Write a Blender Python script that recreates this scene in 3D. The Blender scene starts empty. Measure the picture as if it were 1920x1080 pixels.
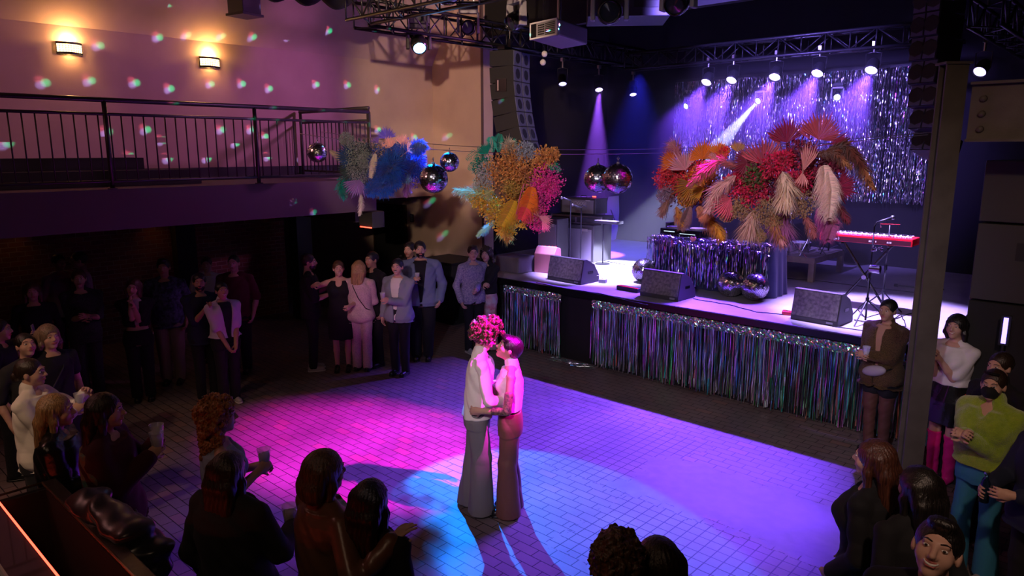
import bpy, math, random
import numpy as np
from mathutils import Vector, Matrix, Euler
SC = bpy.context.scene
COL = SC.collection
PI = math.pi
rnd = random.Random(7)
rng = np.random.default_rng(5)
# ------------------------------------------------------------------ camera
F_PX, CAM_H = 1340.0, 3.3
PITCH, YAW = math.atan(260/F_PX), math.radians(42.5)
cam_d = bpy.data.cameras.new('camera'); cam = bpy.data.objects.new('camera', cam_d); COL.objects.link(cam)
cam_d.sensor_width = 36; cam_d.lens = 36*F_PX/1920; cam_d.clip_start = .05; cam_d.clip_end = 80
cam.location = (0, 0, CAM_H); cam.rotation_euler = (PI/2-PITCH, 0, YAW)
SC.camera = cam
def ray(px, py):
    x = (px-960)/F_PX; y = -(py-540)/F_PX
    z = y*math.cos(PITCH)-math.sin(PITCH); d = y*math.sin(PITCH)+math.cos(PITCH)
    return Vector((x*math.cos(YAW)-d*math.sin(YAW), x*math.sin(YAW)+d*math.cos(YAW), z))
C0 = Vector((0, 0, CAM_H))
def az(px, py, z=0.0): v = ray(px, py); return C0+v*((z-CAM_H)/v.z)
def ax(px, py, x): v = ray(px, py); return C0+v*(x/v.x)
def ay(px, py, y): v = ray(px, py); return C0+v*(y/v.y)
# ------------------------------------------------------------------ materials
def mat(name, col=(.5, .5, .5), rough=.6, metal=0., emit=None, estr=0., alpha=1., trans=0., spec=.5, sheen=0., noise=None, bump=None, coat=0., ior=None):
    m = bpy.data.materials.new(name); m.use_nodes = True
    nt = m.node_tree; b = nt.nodes['Principled BSDF']
    b.inputs['Base Color'].default_value = (*col, 1); b.inputs['Roughness'].default_value = rough
    b.inputs['Metallic'].default_value = metal; b.inputs['Specular IOR Level'].default_value = spec
    if emit: b.inputs['Emission Color'].default_value = (*emit, 1); b.inputs['Emission Strength'].default_value = estr
    if trans: b.inputs['Transmission Weight'].default_value = trans
    if alpha < 1: b.inputs['Alpha'].default_value = alpha
    if sheen: b.inputs['Sheen Weight'].default_value = sheen
    if coat: b.inputs['Coat Weight'].default_value = coat
    if ior: b.inputs['IOR'].default_value = ior
    tc = None
    if noise or bump:
        tc = nt.nodes.new('ShaderNodeTexCoord')
    if noise:   # (scale, second colour)
        n = nt.nodes.new('ShaderNodeTexNoise'); n.inputs['Scale'].default_value = noise[0]; n.inputs['Detail'].default_value = 4
        r = nt.nodes.new('ShaderNodeValToRGB'); r.color_ramp.elements[0].color = (*col, 1); r.color_ramp.elements[1].color = (*noise[1], 1)
        r.color_ramp.elements[0].position = .35; r.color_ramp.elements[1].position = .68
        nt.links.new(tc.outputs['Object'], n.inputs['Vector']); nt.links.new(n.outputs['Fac'], r.inputs['Fac']); nt.links.new(r.outputs['Color'], b.inputs['Base Color'])
    if bump:    # (scale, strength, distance)
        n = nt.nodes.new('ShaderNodeTexNoise'); n.inputs['Scale'].default_value = bump[0]; n.inputs['Detail'].default_value = 5
        u = nt.nodes.new('ShaderNodeBump'); u.inputs['Strength'].default_value = bump[1]; u.inputs['Distance'].default_value = bump[2]
        nt.links.new(tc.outputs['Object'], n.inputs['Vector']); nt.links.new(n.outputs['Fac'], u.inputs['Height']); nt.links.new(u.outputs['Normal'], b.inputs['Normal'])
    return m
def node(nt, t, **kw):
    n = nt.nodes.new(t)
    for k, v in kw.items(): setattr(n, k, v)
    return n
def vcol_mat(name, rough=.35, metal=0., sheen=0., trans=0., spec=.5, bump=None):   # base colour from the 'col' attribute (a colour of the thing itself)
    m = mat(name, (.5, .5, .5), rough, metal, sheen=sheen, spec=spec, bump=bump); nt = m.node_tree
    a = node(nt, 'ShaderNodeVertexColor', layer_name='col'); nt.links.new(a.outputs['Color'], nt.nodes['Principled BSDF'].inputs['Base Color'])
    if trans:   # thin leaf: let some light through
        t = node(nt, 'ShaderNodeBsdfTranslucent'); nt.links.new(a.outputs['Color'], t.inputs['Color'])
        x = node(nt, 'ShaderNodeMixShader'); x.inputs[0].default_value = trans
        nt.links.new(nt.nodes['Principled BSDF'].outputs[0], x.inputs[1]); nt.links.new(t.outputs[0], x.inputs[2])
        nt.links.new(x.outputs[0], nt.nodes['Material Output'].inputs['Surface'])
    return m
M = {}
M['black'] = mat('black_paint', (.012, .012, .013), .55)
M['black_gloss'] = mat('black_gloss', (.01, .01, .011), .22)
M['black_cloth'] = mat('black_drape', (.006, .006, .007), .95)
M['dark_metal'] = mat('dark_steel', (.03, .03, .032), .38, .6)
M['rail'] = mat('railing_steel', (.045, .04, .038), .4, .5, bump=(60, .2, .002))
M['truss'] = mat('truss_black', (.02, .02, .022), .4, .5)
M['chrome'] = mat('chrome', (.75, .75, .75), .15, 1.)
M['steel'] = mat('galvanised_steel', (.55, .55, .56), .3, 1.)
M['white_plastic'] = mat('white_plastic', (.7, .7, .68), .4)
M['grey_plastic'] = mat('grey_plastic', (.3, .3, .31), .45)
M['grille'] = mat('speaker_grille', (.24, .22, .19), .7, .1, noise=(24, (.1, .09, .085)), bump=(220, .5, .002))  # lighter warm grey carries the front light in its colour; speckle is random
M['carpet_black'] = mat('speaker_carpet', (.02, .02, .021), .9, bump=(150, .5, .003))
M['speaker_paint'] = mat('speaker_paint', (.045, .043, .042), .6, bump=(240, .4, .002))
M['red_led'] = mat('red_led', (.8, .05, .03), .5, emit=(1, .06, .03), estr=6)
M['led_green'] = mat('green_led', (0, .3, .1), .5, emit=(.1, 1, .5), estr=3)
M['red_lacquer'] = mat('red_lacquer', (.62, .012, .02), .25)
M['white'] = mat('white_paint', (.8, .8, .8), .5)
M['wood_dark'] = mat('dark_wood', (.035, .02, .012), .3, noise=(6, (.07, .035, .018)), coat=.3)
M['wood_riser'] = mat('riser_ply', (.35, .3, .26), .6, noise=(7, (.25, .2, .18)))
M['skin_red'] = mat('wristband', (.9, .04, .12), .5)
# ------------------------------------------------------------------ mesh builder
def link(name, me, m, parent=None):
    o = bpy.data.objects.new(name, me); COL.objects.link(o)
    ms = m if isinstance(m, (list, tuple)) else [m]
    for q in ms:
        if q is not None: me.materials.append(M[q] if isinstance(q, str) else q)
    if parent is not None: o.parent = parent
    return o
def mesh_np(name, V, FQ, smooth=False, cols=None, matidx=None):
    V = np.asarray(V, np.float32); me = bpy.data.meshes.new(name)
    me.vertices.add(len(V)); me.vertices.foreach_set('co', V.ravel())
    if isinstance(FQ, np.ndarray):
        nf, k = FQ.shape; loops = FQ.ravel().astype(np.int32); starts = np.arange(0, nf*k, k, dtype=np.int32)
    else:
        nf = len(FQ); loops = np.fromiter((i for f in FQ for i in f), np.int32)
        ln = np.fromiter((len(f) for f in FQ), np.int32); starts = np.concatenate([[0], np.cumsum(ln)[:-1]]).astype(np.int32)
    me.loops.add(len(loops)); me.loops.foreach_set('vertex_index', loops)
    me.polygons.add(nf); me.polygons.foreach_set('loop_start', starts)
    me.polygons.foreach_set('use_smooth', np.full(nf, smooth))
    if matidx is not None: me.polygons.foreach_set('material_index', np.asarray(matidx, np.int32))
    me.update(calc_edges=True)
    if cols is not None:
        c = np.asarray(cols, np.float32); c = np.concatenate([c, np.ones((len(c), 1), np.float32)], 1)
        at = me.color_attributes.new('col', 'FLOAT_COLOR', 'POINT'); at.data.foreach_set('color', c.ravel())
    me.validate()
    return me
def rotm(v):
    """matrix whose z axis is v"""
    return Vector(v).normalized().to_track_quat('Z', 'Y').to_matrix()
class MB:
    def __init__(s): s.V = []; s.F = []; s.C = []; s.mi = []; s.cur = 0; s.col = None
    def add(s, vs, fs, col=None):
        n = len(s.V); s.V += [tuple(v) for v in vs]; s.F += [tuple(n+i for i in f) for f in fs]; s.mi += [s.cur]*len(fs)
        c = col or s.col
        if c: s.C += [c]*len(vs)
        return s
    def box(s, c, d, R=None, taper=1.0, col=None):
        vs = []
        for k in (-1, 1):
            for j in (-1, 1):
                for i in (-1, 1):
                    t = taper if k > 0 else 1
                    v = Vector((i*d[0]/2*t, j*d[1]/2*t, k*d[2]/2))
                    if R is not None: v = R @ v
                    vs.append(v+Vector(c))
        return s.add(vs, [(0, 2, 3, 1), (4, 5, 7, 6), (0, 1, 5, 4), (2, 6, 7, 3), (0, 4, 6, 2), (1, 3, 7, 5)], col)
    def b2(s, p0, p1, col=None):
        return s.box([(a+b)/2 for a, b in zip(p0, p1)], [abs(a-b) for a, b in zip(p0, p1)], col=col)
    def cyl(s, p0, p1, r0, r1=None, n=12, caps=True, col=None):
        r1 = r0 if r1 is None else r1; p0 = Vector(p0); p1 = Vector(p1); R = rotm(p1-p0); vs = []
        for p, r in ((p0, r0), (p1, r1)):
            for i in range(n):
                a = 2*PI*i/n; vs.append(p+R @ Vector((r*math.cos(a), r*math.sin(a), 0)))
        fs = [(i, (i+1) % n, n+(i+1) % n, n+i) for i in range(n)]
        if caps: fs += [tuple(range(n-1, -1, -1)), tuple(range(n, 2*n))]
        return s.add(vs, fs, col)
    def tube(s, pts, r, n=6, col=None, r_end=None):
        pts = [Vector(p) for p in pts]; vs = []; up = None
        for i, p in enumerate(pts):
            t = (pts[min(i+1, len(pts)-1)]-pts[max(i-1, 0)]).normalized()
            if up is None: up = t.orthogonal().normalized()
            up = (up-t*up.dot(t)).normalized(); w = t.cross(up)
            rr = r if r_end is None else r+(r_end-r)*i/(len(pts)-1)
            for k in range(n):
                a = 2*PI*k/n; vs.append(p+up*(rr*math.cos(a))+w*(rr*math.sin(a)))
        fs = []
        for i in range(len(pts)-1):
            for k in range(n): fs.append((i*n+k, i*n+(k+1) % n, (i+1)*n+(k+1) % n, (i+1)*n+k))
        fs += [tuple(range(n-1, -1, -1)), tuple(range((len(pts)-1)*n, len(pts)*n))]
        return s.add(vs, fs, col)
    def sph(s, c, r, nu=16, nv=10, col=None, R=None):
        r = (r, r, r) if not isinstance(r, (tuple, list)) else r
        vs = [(0, 0, 1)]
        for j in range(1, nv):
            for i in range(nu):
                t = PI*j/nv; a = 2*PI*i/nu; vs.append((math.sin(t)*math.cos(a), math.sin(t)*math.sin(a), math.cos(t)))
        vs.append((0, 0, -1)); out = []
        for v in vs:
            v = Vector((v[0]*r[0], v[1]*r[1], v[2]*r[2]))
            if R is not None: v = R @ v
            out.append(v+Vector(c))
        fs = [(0, 1+i, 1+(i+1) % nu) for i in range(nu)]
        for j in range(nv-2):
            for i in range(nu): a = 1+j*nu; fs.append((a+i, a+nu+i, a+nu+(i+1) % nu, a+(i+1) % nu))
        L = len(vs)-1; a = 1+(nv-2)*nu
        fs += [(a+i, L, a+(i+1) % nu) for i in range(nu)]
        return s.add(out, fs, col)
    def lathe(s, prof, c=(0, 0, 0), n=20, R=None, col=None):
        vs = []; c = Vector(c)
        for r, z in prof:
            for i in range(n):
                a = 2*PI*i/n; v = Vector((r*math.cos(a), r*math.sin(a), z))
                vs.append((R @ v if R is not None else v)+c)
        fs = [(j*n+i, j*n+(i+1) % n, (j+1)*n+(i+1) % n, (j+1)*n+i) for j in range(len(prof)-1) for i in range(n)]
        return s.add(vs, fs, col)
    def prism(s, poly, axis, a0, a1, col=None):
        """polygon in the two other axes, extruded along axis"""
        n = len(poly); vs = []
        for a in (a0, a1):
            for u, v in poly:
                vs.append({0: (a, u, v), 1: (u, a, v), 2: (u, v, a)}[axis])
        fs = [(i, (i+1) % n, n+(i+1) % n, n+i) for i in range(n)]+[tuple(range(n-1, -1, -1)), tuple(range(n, 2*n))]
        return s.add(vs, fs, col)
    def build(s, name, m, parent=None, smooth=False, bevel=0, recalc=True):
        me = mesh_np(name, np.array(s.V, np.float32).reshape(-1, 3), s.F, smooth, s.C if s.C and len(s.C) == len(s.V) else None, s.mi)
        if recalc and len(s.F) < 30000:
            import bmesh
            bm = bmesh.new(); bm.from_mesh(me); bmesh.ops.recalc_face_normals(bm, faces=bm.faces); bm.to_mesh(me); bm.free()
        o = link(name, me, m, parent)
        if bevel:
            b = o.modifiers.new('bevel', 'BEVEL'); b.width = bevel; b.segments = 2; b.limit_method = 'ANGLE'; b.angle_limit = .6
        return o
def tag(o, label=None, cat=None, group=None, kind=None):
    if label: o['label'] = label
    if cat: o['category'] = cat
    if group: o['group'] = group
    if kind: o['kind'] = kind
    return o
def thing(name, label, cat, loc=(0, 0, 0), rz=0., group=None, rot=None):
    o = bpy.data.objects.new(name, None); COL.objects.link(o); o.location = loc; o.rotation_euler = rot if rot is not None else (0, 0, rz)
    o.empty_display_size = .1
    return tag(o, label, cat, group)
def kids(o): return [c for c in COL.objects if c.parent is o]
def dup(root, loc, rz=None, label=None, rot=None, group=None, scale=None):
    r = root.copy(); COL.objects.link(r); r.location = loc
    if rz is not None: r.rotation_euler = (0, 0, rz)
    if rot is not None: r.rotation_euler = rot
    if label: r['label'] = label
    if group: r['group'] = group
    if scale: r.scale = (scale,)*3
    for ch in kids(root):
        c = ch.copy(); COL.objects.link(c); c.parent = r
        for g in kids(ch):
            d = g.copy(); COL.objects.link(d); d.parent = c
    return r
def text(body, size, m, parent, loc, rot, name='lettering', depth=.001):
    cu = bpy.data.curves.new(name, 'FONT'); cu.body = body; cu.size = size; cu.extrude = depth; cu.align_x = 'CENTER'; cu.align_y = 'CENTER'
    tmp = bpy.data.objects.new('tmp', cu); COL.objects.link(tmp); bpy.context.view_layer.update()
    me = bpy.data.meshes.new_from_object(tmp.evaluated_get(bpy.context.evaluated_depsgraph_get())); bpy.data.objects.remove(tmp); me.materials.clear()
    o = link(name, me, m, parent); o.location = loc; o.rotation_euler = rot
    return o
def struct(name, mb, m, smooth=False, bevel=0): return tag(mb.build(name, m, None, smooth, bevel), kind='structure')
# ------------------------------------------------------------------ the room
def floor_mat():
    m = mat('brick_pavers', (.2, .08, .05), .5); nt = m.node_tree; b = nt.nodes['Principled BSDF']; L = nt.links.new
    tc = node(nt, 'ShaderNodeTexCoord')
    def brick(w, h, off, mort):
        t = node(nt, 'ShaderNodeTexBrick'); t.offset = off; t.squash = 1; i = t.inputs
        i['Scale'].default_value = 1; i['Brick Width'].default_value = w; i['Row Height'].default_value = h; i['Mortar Size'].default_value = mort
        i['Mortar Smooth'].default_value = .2; i['Bias'].default_value = -.78
        i['Color1'].default_value = (.2, .155, .145, 1); i['Color2'].default_value = (.5, .19, .1, 1); i['Mortar'].default_value = (.015, .012, .012, 1)
        L(tc.outputs['Object'], i['Vector']); return t
    b1 = brick(.22, .11, .5, .0045); b2 = brick(.115, .115, 0., .005)
    b2.inputs['Color2'].default_value = (.25, .18, .15, 1)
    sep = node(nt, 'ShaderNodeSeparateXYZ'); L(tc.outputs['Object'], sep.inputs[0])
    n = node(nt, 'ShaderNodeTexNoise'); n.inputs['Scale'].default_value = 3.5; n.inputs['Detail'].default_value = 6; n.inputs['Roughness'].default_value = .7; L(tc.outputs['Object'], n.inputs['Vector'])
    off = node(nt, 'ShaderNodeMath', operation='MULTIPLY_ADD'); L(n.outputs['Fac'], off.inputs[0]); off.inputs[1].default_value = .7; off.inputs[2].default_value = -.35
    X = node(nt, 'ShaderNodeMath', operation='ADD'); L(sep.outputs['X'], X.inputs[0]); L(off.outputs[0], X.inputs[1])
    Y = node(nt, 'ShaderNodeMath', operation='ADD'); L(sep.outputs['Y'], Y.inputs[0]); L(off.outputs[0], Y.inputs[1])
    def boxm(x0, x1, y0, y1, soft):
        outs = []
        for s, a, bb in ((X, x0, x1), (Y, y0, y1)):
            mr = node(nt, 'ShaderNodeMath', operation='SUBTRACT'); L(s.outputs[0], mr.inputs[0]); mr.inputs[1].default_value = (a+bb)/2
            ab = node(nt, 'ShaderNodeMath', operation='ABSOLUTE'); L(mr.outputs[0], ab.inputs[0])
            q = node(nt, 'ShaderNodeMapRange'); L(ab.outputs[0], q.inputs['Value']); q.inputs['From Min'].default_value = (bb-a)/2; q.inputs['From Max'].default_value = (bb-a)/2+soft
            q.inputs['To Min'].default_value = 1; q.inputs['To Max'].default_value = 0; outs.append(q)
        mu = node(nt, 'ShaderNodeMath', operation='MULTIPLY'); L(outs[0].outputs[0], mu.inputs[0]); L(outs[1].outputs[0], mu.inputs[1]); return mu
    def mixc(fac, a, bb):
        x = node(nt, 'ShaderNodeMix', data_type='RGBA'); L(fac, x.inputs[0]); L(a, x.inputs[6]); L(bb, x.inputs[7]); return x.outputs[2]
    g1 = boxm(-5.4, -3.5, 5.5, 7.15, .02); g2 = boxm(-3.5, -1., 4.3, 5.5, .02)
    gm = node(nt, 'ShaderNodeMath', operation='MAXIMUM'); L(g1.outputs[0], gm.inputs[0]); L(g2.outputs[0], gm.inputs[1])
    conc = boxm(-3.72, -1.5, 5.6, 6.6, .05)
    cn = node(nt, 'ShaderNodeTexNoise'); cn.inputs['Scale'].default_value = 9; cn.inputs['Detail'].default_value = 8; L(tc.outputs['Object'], cn.inputs['Vector'])
    cr = node(nt, 'ShaderNodeValToRGB'); cr.color_ramp.elements[0].color = (.13, .11, .12, 1); cr.color_ramp.elements[1].color = (.24, .2, .22, 1); L(cn.outputs['Fac'], cr.inputs['Fac'])
    c = mixc(gm.outputs[0], b1.outputs['Color'], b2.outputs['Color'])
    c = mixc(conc.outputs[0], c, cr.outputs['Color'])
    # wear: per-area dirt
    dn = node(nt, 'ShaderNodeTexNoise'); dn.inputs['Scale'].default_value = 1.3; dn.inputs['Detail'].default_value = 7; L(tc.outputs['Object'], dn.inputs['Vector'])
    dr = node(nt, 'ShaderNodeMapRange'); L(dn.outputs['Fac'], dr.inputs['Value']); dr.inputs['From Min'].default_value = .3; dr.inputs['From Max'].default_value = .7; dr.inputs['To Min'].default_value = .62; dr.inputs['To Max'].default_value = 1.15
    hs = node(nt, 'ShaderNodeHueSaturation'); L(c, hs.inputs['Color']); L(dr.outputs[0], hs.inputs['Value']); L(hs.outputs[0], b.inputs['Base Color'])
    fm = node(nt, 'ShaderNodeMix', data_type='FLOAT'); L(gm.outputs[0], fm.inputs[0]); L(b1.outputs['Fac'], fm.inputs[2]); L(b2.outputs['Fac'], fm.inputs[3])
    inv = node(nt, 'ShaderNodeMath', operation='SUBTRACT'); inv.inputs[0].default_value = 1; L(conc.outputs[0], inv.inputs[1])
    hm = node(nt, 'ShaderNodeMath', operation='MULTIPLY'); L(fm.outputs[0], hm.inputs[0]); L(inv.outputs[0], hm.inputs[1])
    bu = node(nt, 'ShaderNodeBump'); bu.invert = True; bu.inputs['Strength'].default_value = .7; bu.inputs['Distance'].default_value = .006; L(hm.outputs[0], bu.inputs['Height']); L(bu.outputs[0], b.inputs['Normal'])
    rr = node(nt, 'ShaderNodeMapRange'); L(dn.outputs['Fac'], rr.inputs['Value']); rr.inputs['To Min'].default_value = .35; rr.inputs['To Max'].default_value = .7; L(rr.outputs[0], b.inputs['Roughness'])
    return m
def wall_brick_mat():
    m = mat('brick_wall', (.2, .08, .05), .8); nt = m.node_tree; b = nt.nodes['Principled BSDF']; L = nt.links.new
    tc = node(nt, 'ShaderNodeTexCoord'); sp = node(nt, 'ShaderNodeSeparateXYZ'); cb = node(nt, 'ShaderNodeCombineXYZ'); L(tc.outputs['Object'], sp.inputs[0]); L(sp.outputs['Y'], cb.inputs['X']); L(sp.outputs['Z'], cb.inputs['Y'])
    t = node(nt, 'ShaderNodeTexBrick'); i = t.inputs; i['Scale'].default_value = 1; i['Brick Width'].default_value = .21; i['Row Height'].default_value = .075; i['Mortar Size'].default_value = .006
    i['Color1'].default_value = (.22, .07, .035, 1); i['Color2'].default_value = (.13, .045, .03, 1); i['Mortar'].default_value = (.3, .22, .16, 1); L(cb.outputs[0], i['Vector'])
    L(t.outputs['Color'], b.inputs['Base Color'])
    bu = node(nt, 'ShaderNodeBump'); bu.invert = True; bu.inputs['Distance'].default_value = .008; L(t.outputs['Fac'], bu.inputs['Height']); L(bu.outputs[0], b.inputs['Normal'])
    return m
M['floor'] = floor_mat(); M['brickwall'] = wall_brick_mat()
M['plaster'] = mat('tan_plaster', (.56, .41, .33), .85, noise=(2.2, (.5, .36, .29)), bump=(90, .25, .004))
M['plaster_dark'] = mat('dark_ceiling_paint', (.02, .018, .02), .9)
M['fascia'] = mat('dark_fascia', (.09, .06, .07), .7)
M['stage_floor'] = mat('stage_deck', (.42, .4, .42), .42, noise=(3, (.34, .32, .35)), bump=(40, .15, .003))
XW = -11.25     # upper left wall
YW = 9.9        # wall that faces the hall, left of the stage
struct('floor', MB().b2((-17, -2, -.1), (2.5, 15.2, 0)), 'floor')
w = MB().b2((XW-.2, -2, 2.36), (XW, YW, 4.93)); struct('wall_left', w, 'plaster')
w = MB(); w.add([(XW, -2, 4.93), (XW, YW, 4.93), (-9.9, YW, 6.9), (-9.9, -2, 6.9)], [(0, 1, 2, 3)]); w.add([(XW-.2, -2, 4.93), (XW-.2, YW, 4.93), (-10.1, YW, 6.9), (-10.1, -2, 6.9)], [(3, 2, 1, 0)])
struct('wall_left_slope', w, 'plaster')
struct('wall_left_brick', MB().b2((-13.4, -2, 0), (-13.2, 7.55, 2.36)), 'brickwall')
struct('wall_front', MB().b2((-17, YW, 0), (-9.8, YW+.25, 6.9)), 'plaster')
struct('wall_left_far', MB().b2((-17.2, -2, 0), (-17, YW, 2.4)), 'plaster')
struct('wall_rear', MB().b2((-17, -2.2, 0), (2.5, -2, 6.9)), 'plaster_dark')
struct('wall_right', MB().b2((2.5, -2, 0), (2.7, 15.2, 6.9)), 'plaster_dark')
struct('ceiling', MB().b2((-12, -2, 6.9), (2.7, 15.4, 7.05)), 'plaster_dark')
struct('wall_stage_back', MB().b2((-10.5, 14.5, 0), (2.5, 14.7, 6.9)), 'black_cloth')
struct('wall_stage_left', MB().b2((-10.3, YW+.25, 0), (-10.2, 14.5, 6.9)), 'black_cloth')
struct('trim_1', MB().b2((XW, 2.2, 2.82), (XW+.06, 7.8, 3.02)), 'black')
struct('trim_2', MB().b2((-9.86, YW-.012, 1.15), (-9.8, YW, 6.9)), 'fascia')
# balcony slab and its stepped seating
b = MB(); b.b2((-13.2, -2, 2.5), (-9.2, 6.85, 2.82)); b.b2((-9.32, -2, 2.36), (-9.16, 6.85, 2.84)); struct('balcony_floor', b, 'fascia')
st = thing('seating_step', 'low dark carpeted steps rising against the tan wall behind the balcony railing', 'steps', (-10.52, 0, 2.825))
MB().b2((-.64, -1.5, 0), (.3, 4.6, .2)).build('lower_step', 'carpet_black', st); MB().b2((-.65, -1.5, .2), (-.12, 4.0, .36)).build('upper_step', 'carpet_black', st)
# columns under the balcony
struct('column_1', MB().b2((-12.6, 7.3, 0), (-12.3, 7.62, 2.5)), 'black')
struct('column_2', MB().b2((-13.2, 5.3, 0), (-12.98, 5.65, 2.5)), 'plaster_dark')
struct('beam_1', MB().b2((-12.6, 7.32, 2.05), (-10.4, 7.6, 2.36)), 'fascia')
# door
d = MB(); p0 = ay(703, 388, YW-.03); p1 = ay(757, 396, YW-.03); d.b2((p0.x, YW-.06, 0), (p1.x, YW, 2.05)); dr = struct('door_1', d, 'black')
MB().cyl((p1.x-.1, YW-.11, 1.0), (p1.x-.1, YW-.06, 1.0), .02).build('door_handle', 'steel', dr)
fr = MB(); fr.b2((p0.x-.07, YW-.05, 0), (p0.x, YW, 2.12)); fr.b2((p1.x, YW-.05, 0), (p1.x+.07, YW, 2.12)); fr.b2((p0.x, YW-.05, 2.05), (p1.x, YW, 2.12)); fr.build('door_frame', 'wood_dark', dr)
q = ay(773, 409, YW); n = thing('wall_notice', 'small dark framed notice on the tan wall right of the door', 'notice', (q.x, YW-.012, q.z)); MB().box((0, 0, 0), (.1, .02, .17)).build('frame', 'black', n); MB().box((0, -.012, 0), (.07, .004, .13)).build('sheet', 'grey_plastic', n)
# low black wall cabinet / road case behind the denim shirt man
rc = thing('road_case', 'dark flat-topped cabinet standing against the wall beside the stage', 'cabinet', (-10.25, 9.4, 0))
MB().box((0, 0, .58), (.95, .8, 1.16)).build('body', 'carpet_black', rc, bevel=.01); MB().box((0, 0, 1.18), (1, .85, .04)).build('top', 'black', rc)
# ------------------------------------------------------------------ balcony railing
rl = thing('balcony_railing', 'dark steel balcony railing with thin vertical balusters', 'railing', (-9.2, 0, 2.84))
MB().tube([(0, -1.5, 1.02), (0, 6.8, 1.02)], .028, 8).build('top_rail', 'rail', rl, True)
MB().tube([(0, -1.5, .86), (0, 6.8, .86)], .018, 8).build('upper_bar', 'rail', rl, True); MB().tube([(0, -1.5, .09), (0, 6.8, .09)], .018, 8).build('lower_bar', 'rail', rl, True)
for y in (1.2, 3.08, 4.93, 6.8):
    MB().cyl((0, y, 0), (0, y, 1.02), .026, n=10).cyl((0, y, 0), (0, y, .015), .055, n=12).build('post', 'rail', rl, True)
y = -1.0
while y < 6.75:
    if min(abs(y-p) for p in (1.2, 3.08, 4.93, 6.8)) > .04: MB().cyl((0, y, .09), (0, y, .86), .0085, n=6).build('baluster', 'rail', rl, True)
    y += .125
gt = thing('stair_gate', 'short taller railing section closing the far end of the balcony', 'railing', (-9.2, 6.8, 2.84))
MB().tube([(0, 0, 1.08), (-1.95, 0, 1.08)], .028, 8).build('top_rail', 'rail', gt, True)
for z in (.9, .1): MB().tube([(0, 0, z), (-1.95, 0, z)], .016, 8).build('bar', 'rail', gt, True)
for x in (-.02, -1.93): MB().cyl((x, 0, 0), (x, 0, 1.08), .026, n=10).build('post', 'rail', gt, True)
for k in range(1, 17): MB().cyl((-k*.112, 0, .1), (-k*.112, 0, .9), .008, n=6).build('baluster', 'rail', gt, True)
# ------------------------------------------------------------------ wall sconces
M['sconce_glass'] = mat('lit_sconce_glass', (1, .8, .5), .5, emit=(1, .62, .22), estr=9)
sc0 = thing('wall_sconce', 'lit curved wall sconce with a square grid front, left one above the balcony', 'wall lamp', (XW, 3.40, 4.64), 0, 'sconces on the tan wall')
def arc(r, w, z0, z1, n=10, t=0.):
    vs = []; fs = []
    for i in range(n+1):
        u = -1+2*i/n; yy = u*w/2; xx = r*math.cos(u*PI/2*.82)+t
        vs += [(xx, yy, z0), (xx, yy, z1)]
    for i in range(n): fs.append((2*i, 2*i+2, 2*i+3, 2*i+1))
    return vs, fs
g = MB(); g.add(*arc(.11, .30, -.06, .055)); g.build('glass_shade', 'sconce_glass', sc0, True)
g = MB()
for z in (-.062, -.033, -.004, .025, .054):
    vs, _ = arc(.115, .31, z, z); g.tube([v for v in vs[::2]], .003 if z > -.06 and z < .05 else .008, 5)
for i in range(11):
    u = -1+2*i/10; g.cyl((.115*math.cos(u*PI/2*.82), u*.155, -.062), (.115*math.cos(u*PI/2*.82), u*.155, .054), .003, n=5)
g.build('lattice', 'black', sc0)
g = MB(); vs, fs = arc(.118, .315, -.085, -.06); g.add(vs, fs); vs, fs = arc(.118, .315, .055, .075); g.add(vs, fs); g.box((.01, 0, -.005), (.02, .3, .17)); g.build('bracket', 'dark_metal', sc0)
dup(sc0, (XW, 5.33, 4.62), 0, 'lit curved wall sconce with a square grid front, nearer the stage')
for yy in (3.40, 5.33):
    for dz, e in ((.09, 22), (-.09, 1.2)):
        l = bpy.data.lights.new('sconce_bulb', 'POINT'); l.energy = e; l.color = (1, .5, .16); l.shadow_soft_size = .03
        o = bpy.data.objects.new('sconce_bulb', l); COL.objects.link(o); o.location = (XW+.055, yy, 4.64+dz)
# dim lamps under the balcony
for yy in (2.9, 5.0):
    t = thing('wall_lamp', 'small dim amber lamp high on the brick wall, %s one' % ('left' if yy < 4 else 'right'), 'wall lamp', (-13.1, yy, 2.34), 0, 'amber lamps on the brick wall')
    MB().b2((-.1, -.12, -.06), (.0, .12, .02)).build('housing', 'black', t)
    l = bpy.data.lights.new('amber_lamp', 'SPOT'); l.energy = 2.2; l.color = (1, .38, .08); l.spot_size = 2.2; l.spot_blend = 1; l.shadow_soft_size = .05
    o = bpy.data.objects.new('amber_lamp', l); COL.objects.link(o); o.location = (-13.0, yy, 2.25); o.rotation_euler = (0, -.35, 0)
# ------------------------------------------------------------------ stage
SZ, SY = 1.15, 8.7
struct('stage_floor', MB().b2((-9.0, SY, SZ-.06), (2.5, 14.5, SZ)), 'stage_floor')
struct('stage_floor_rear', MB().b2((-10.2, 10.16, SZ-.06), (-9.0, 14.5, SZ)), 'stage_floor')
struct('stage_front', MB().b2((-8.6, SY+.06, 0), (2.5, SY+.14, SZ-.06)), 'black')
struct('trim_3', MB().b2((-8.6, SY-.03, SZ-.1), (2.5, SY+.02, SZ+.004)), 'black_gloss')
struct('stage_side', MB().b2((-8.7, SY+.06, 0), (-8.6, 11, SZ-.06)), 'black')
# black masking curtains and soffit over the stage
struct('stage_soffit', MB().b2((-9.8, 9.95, 5.35), (2.5, 10.1, 6.9)), 'black_cloth')
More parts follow.
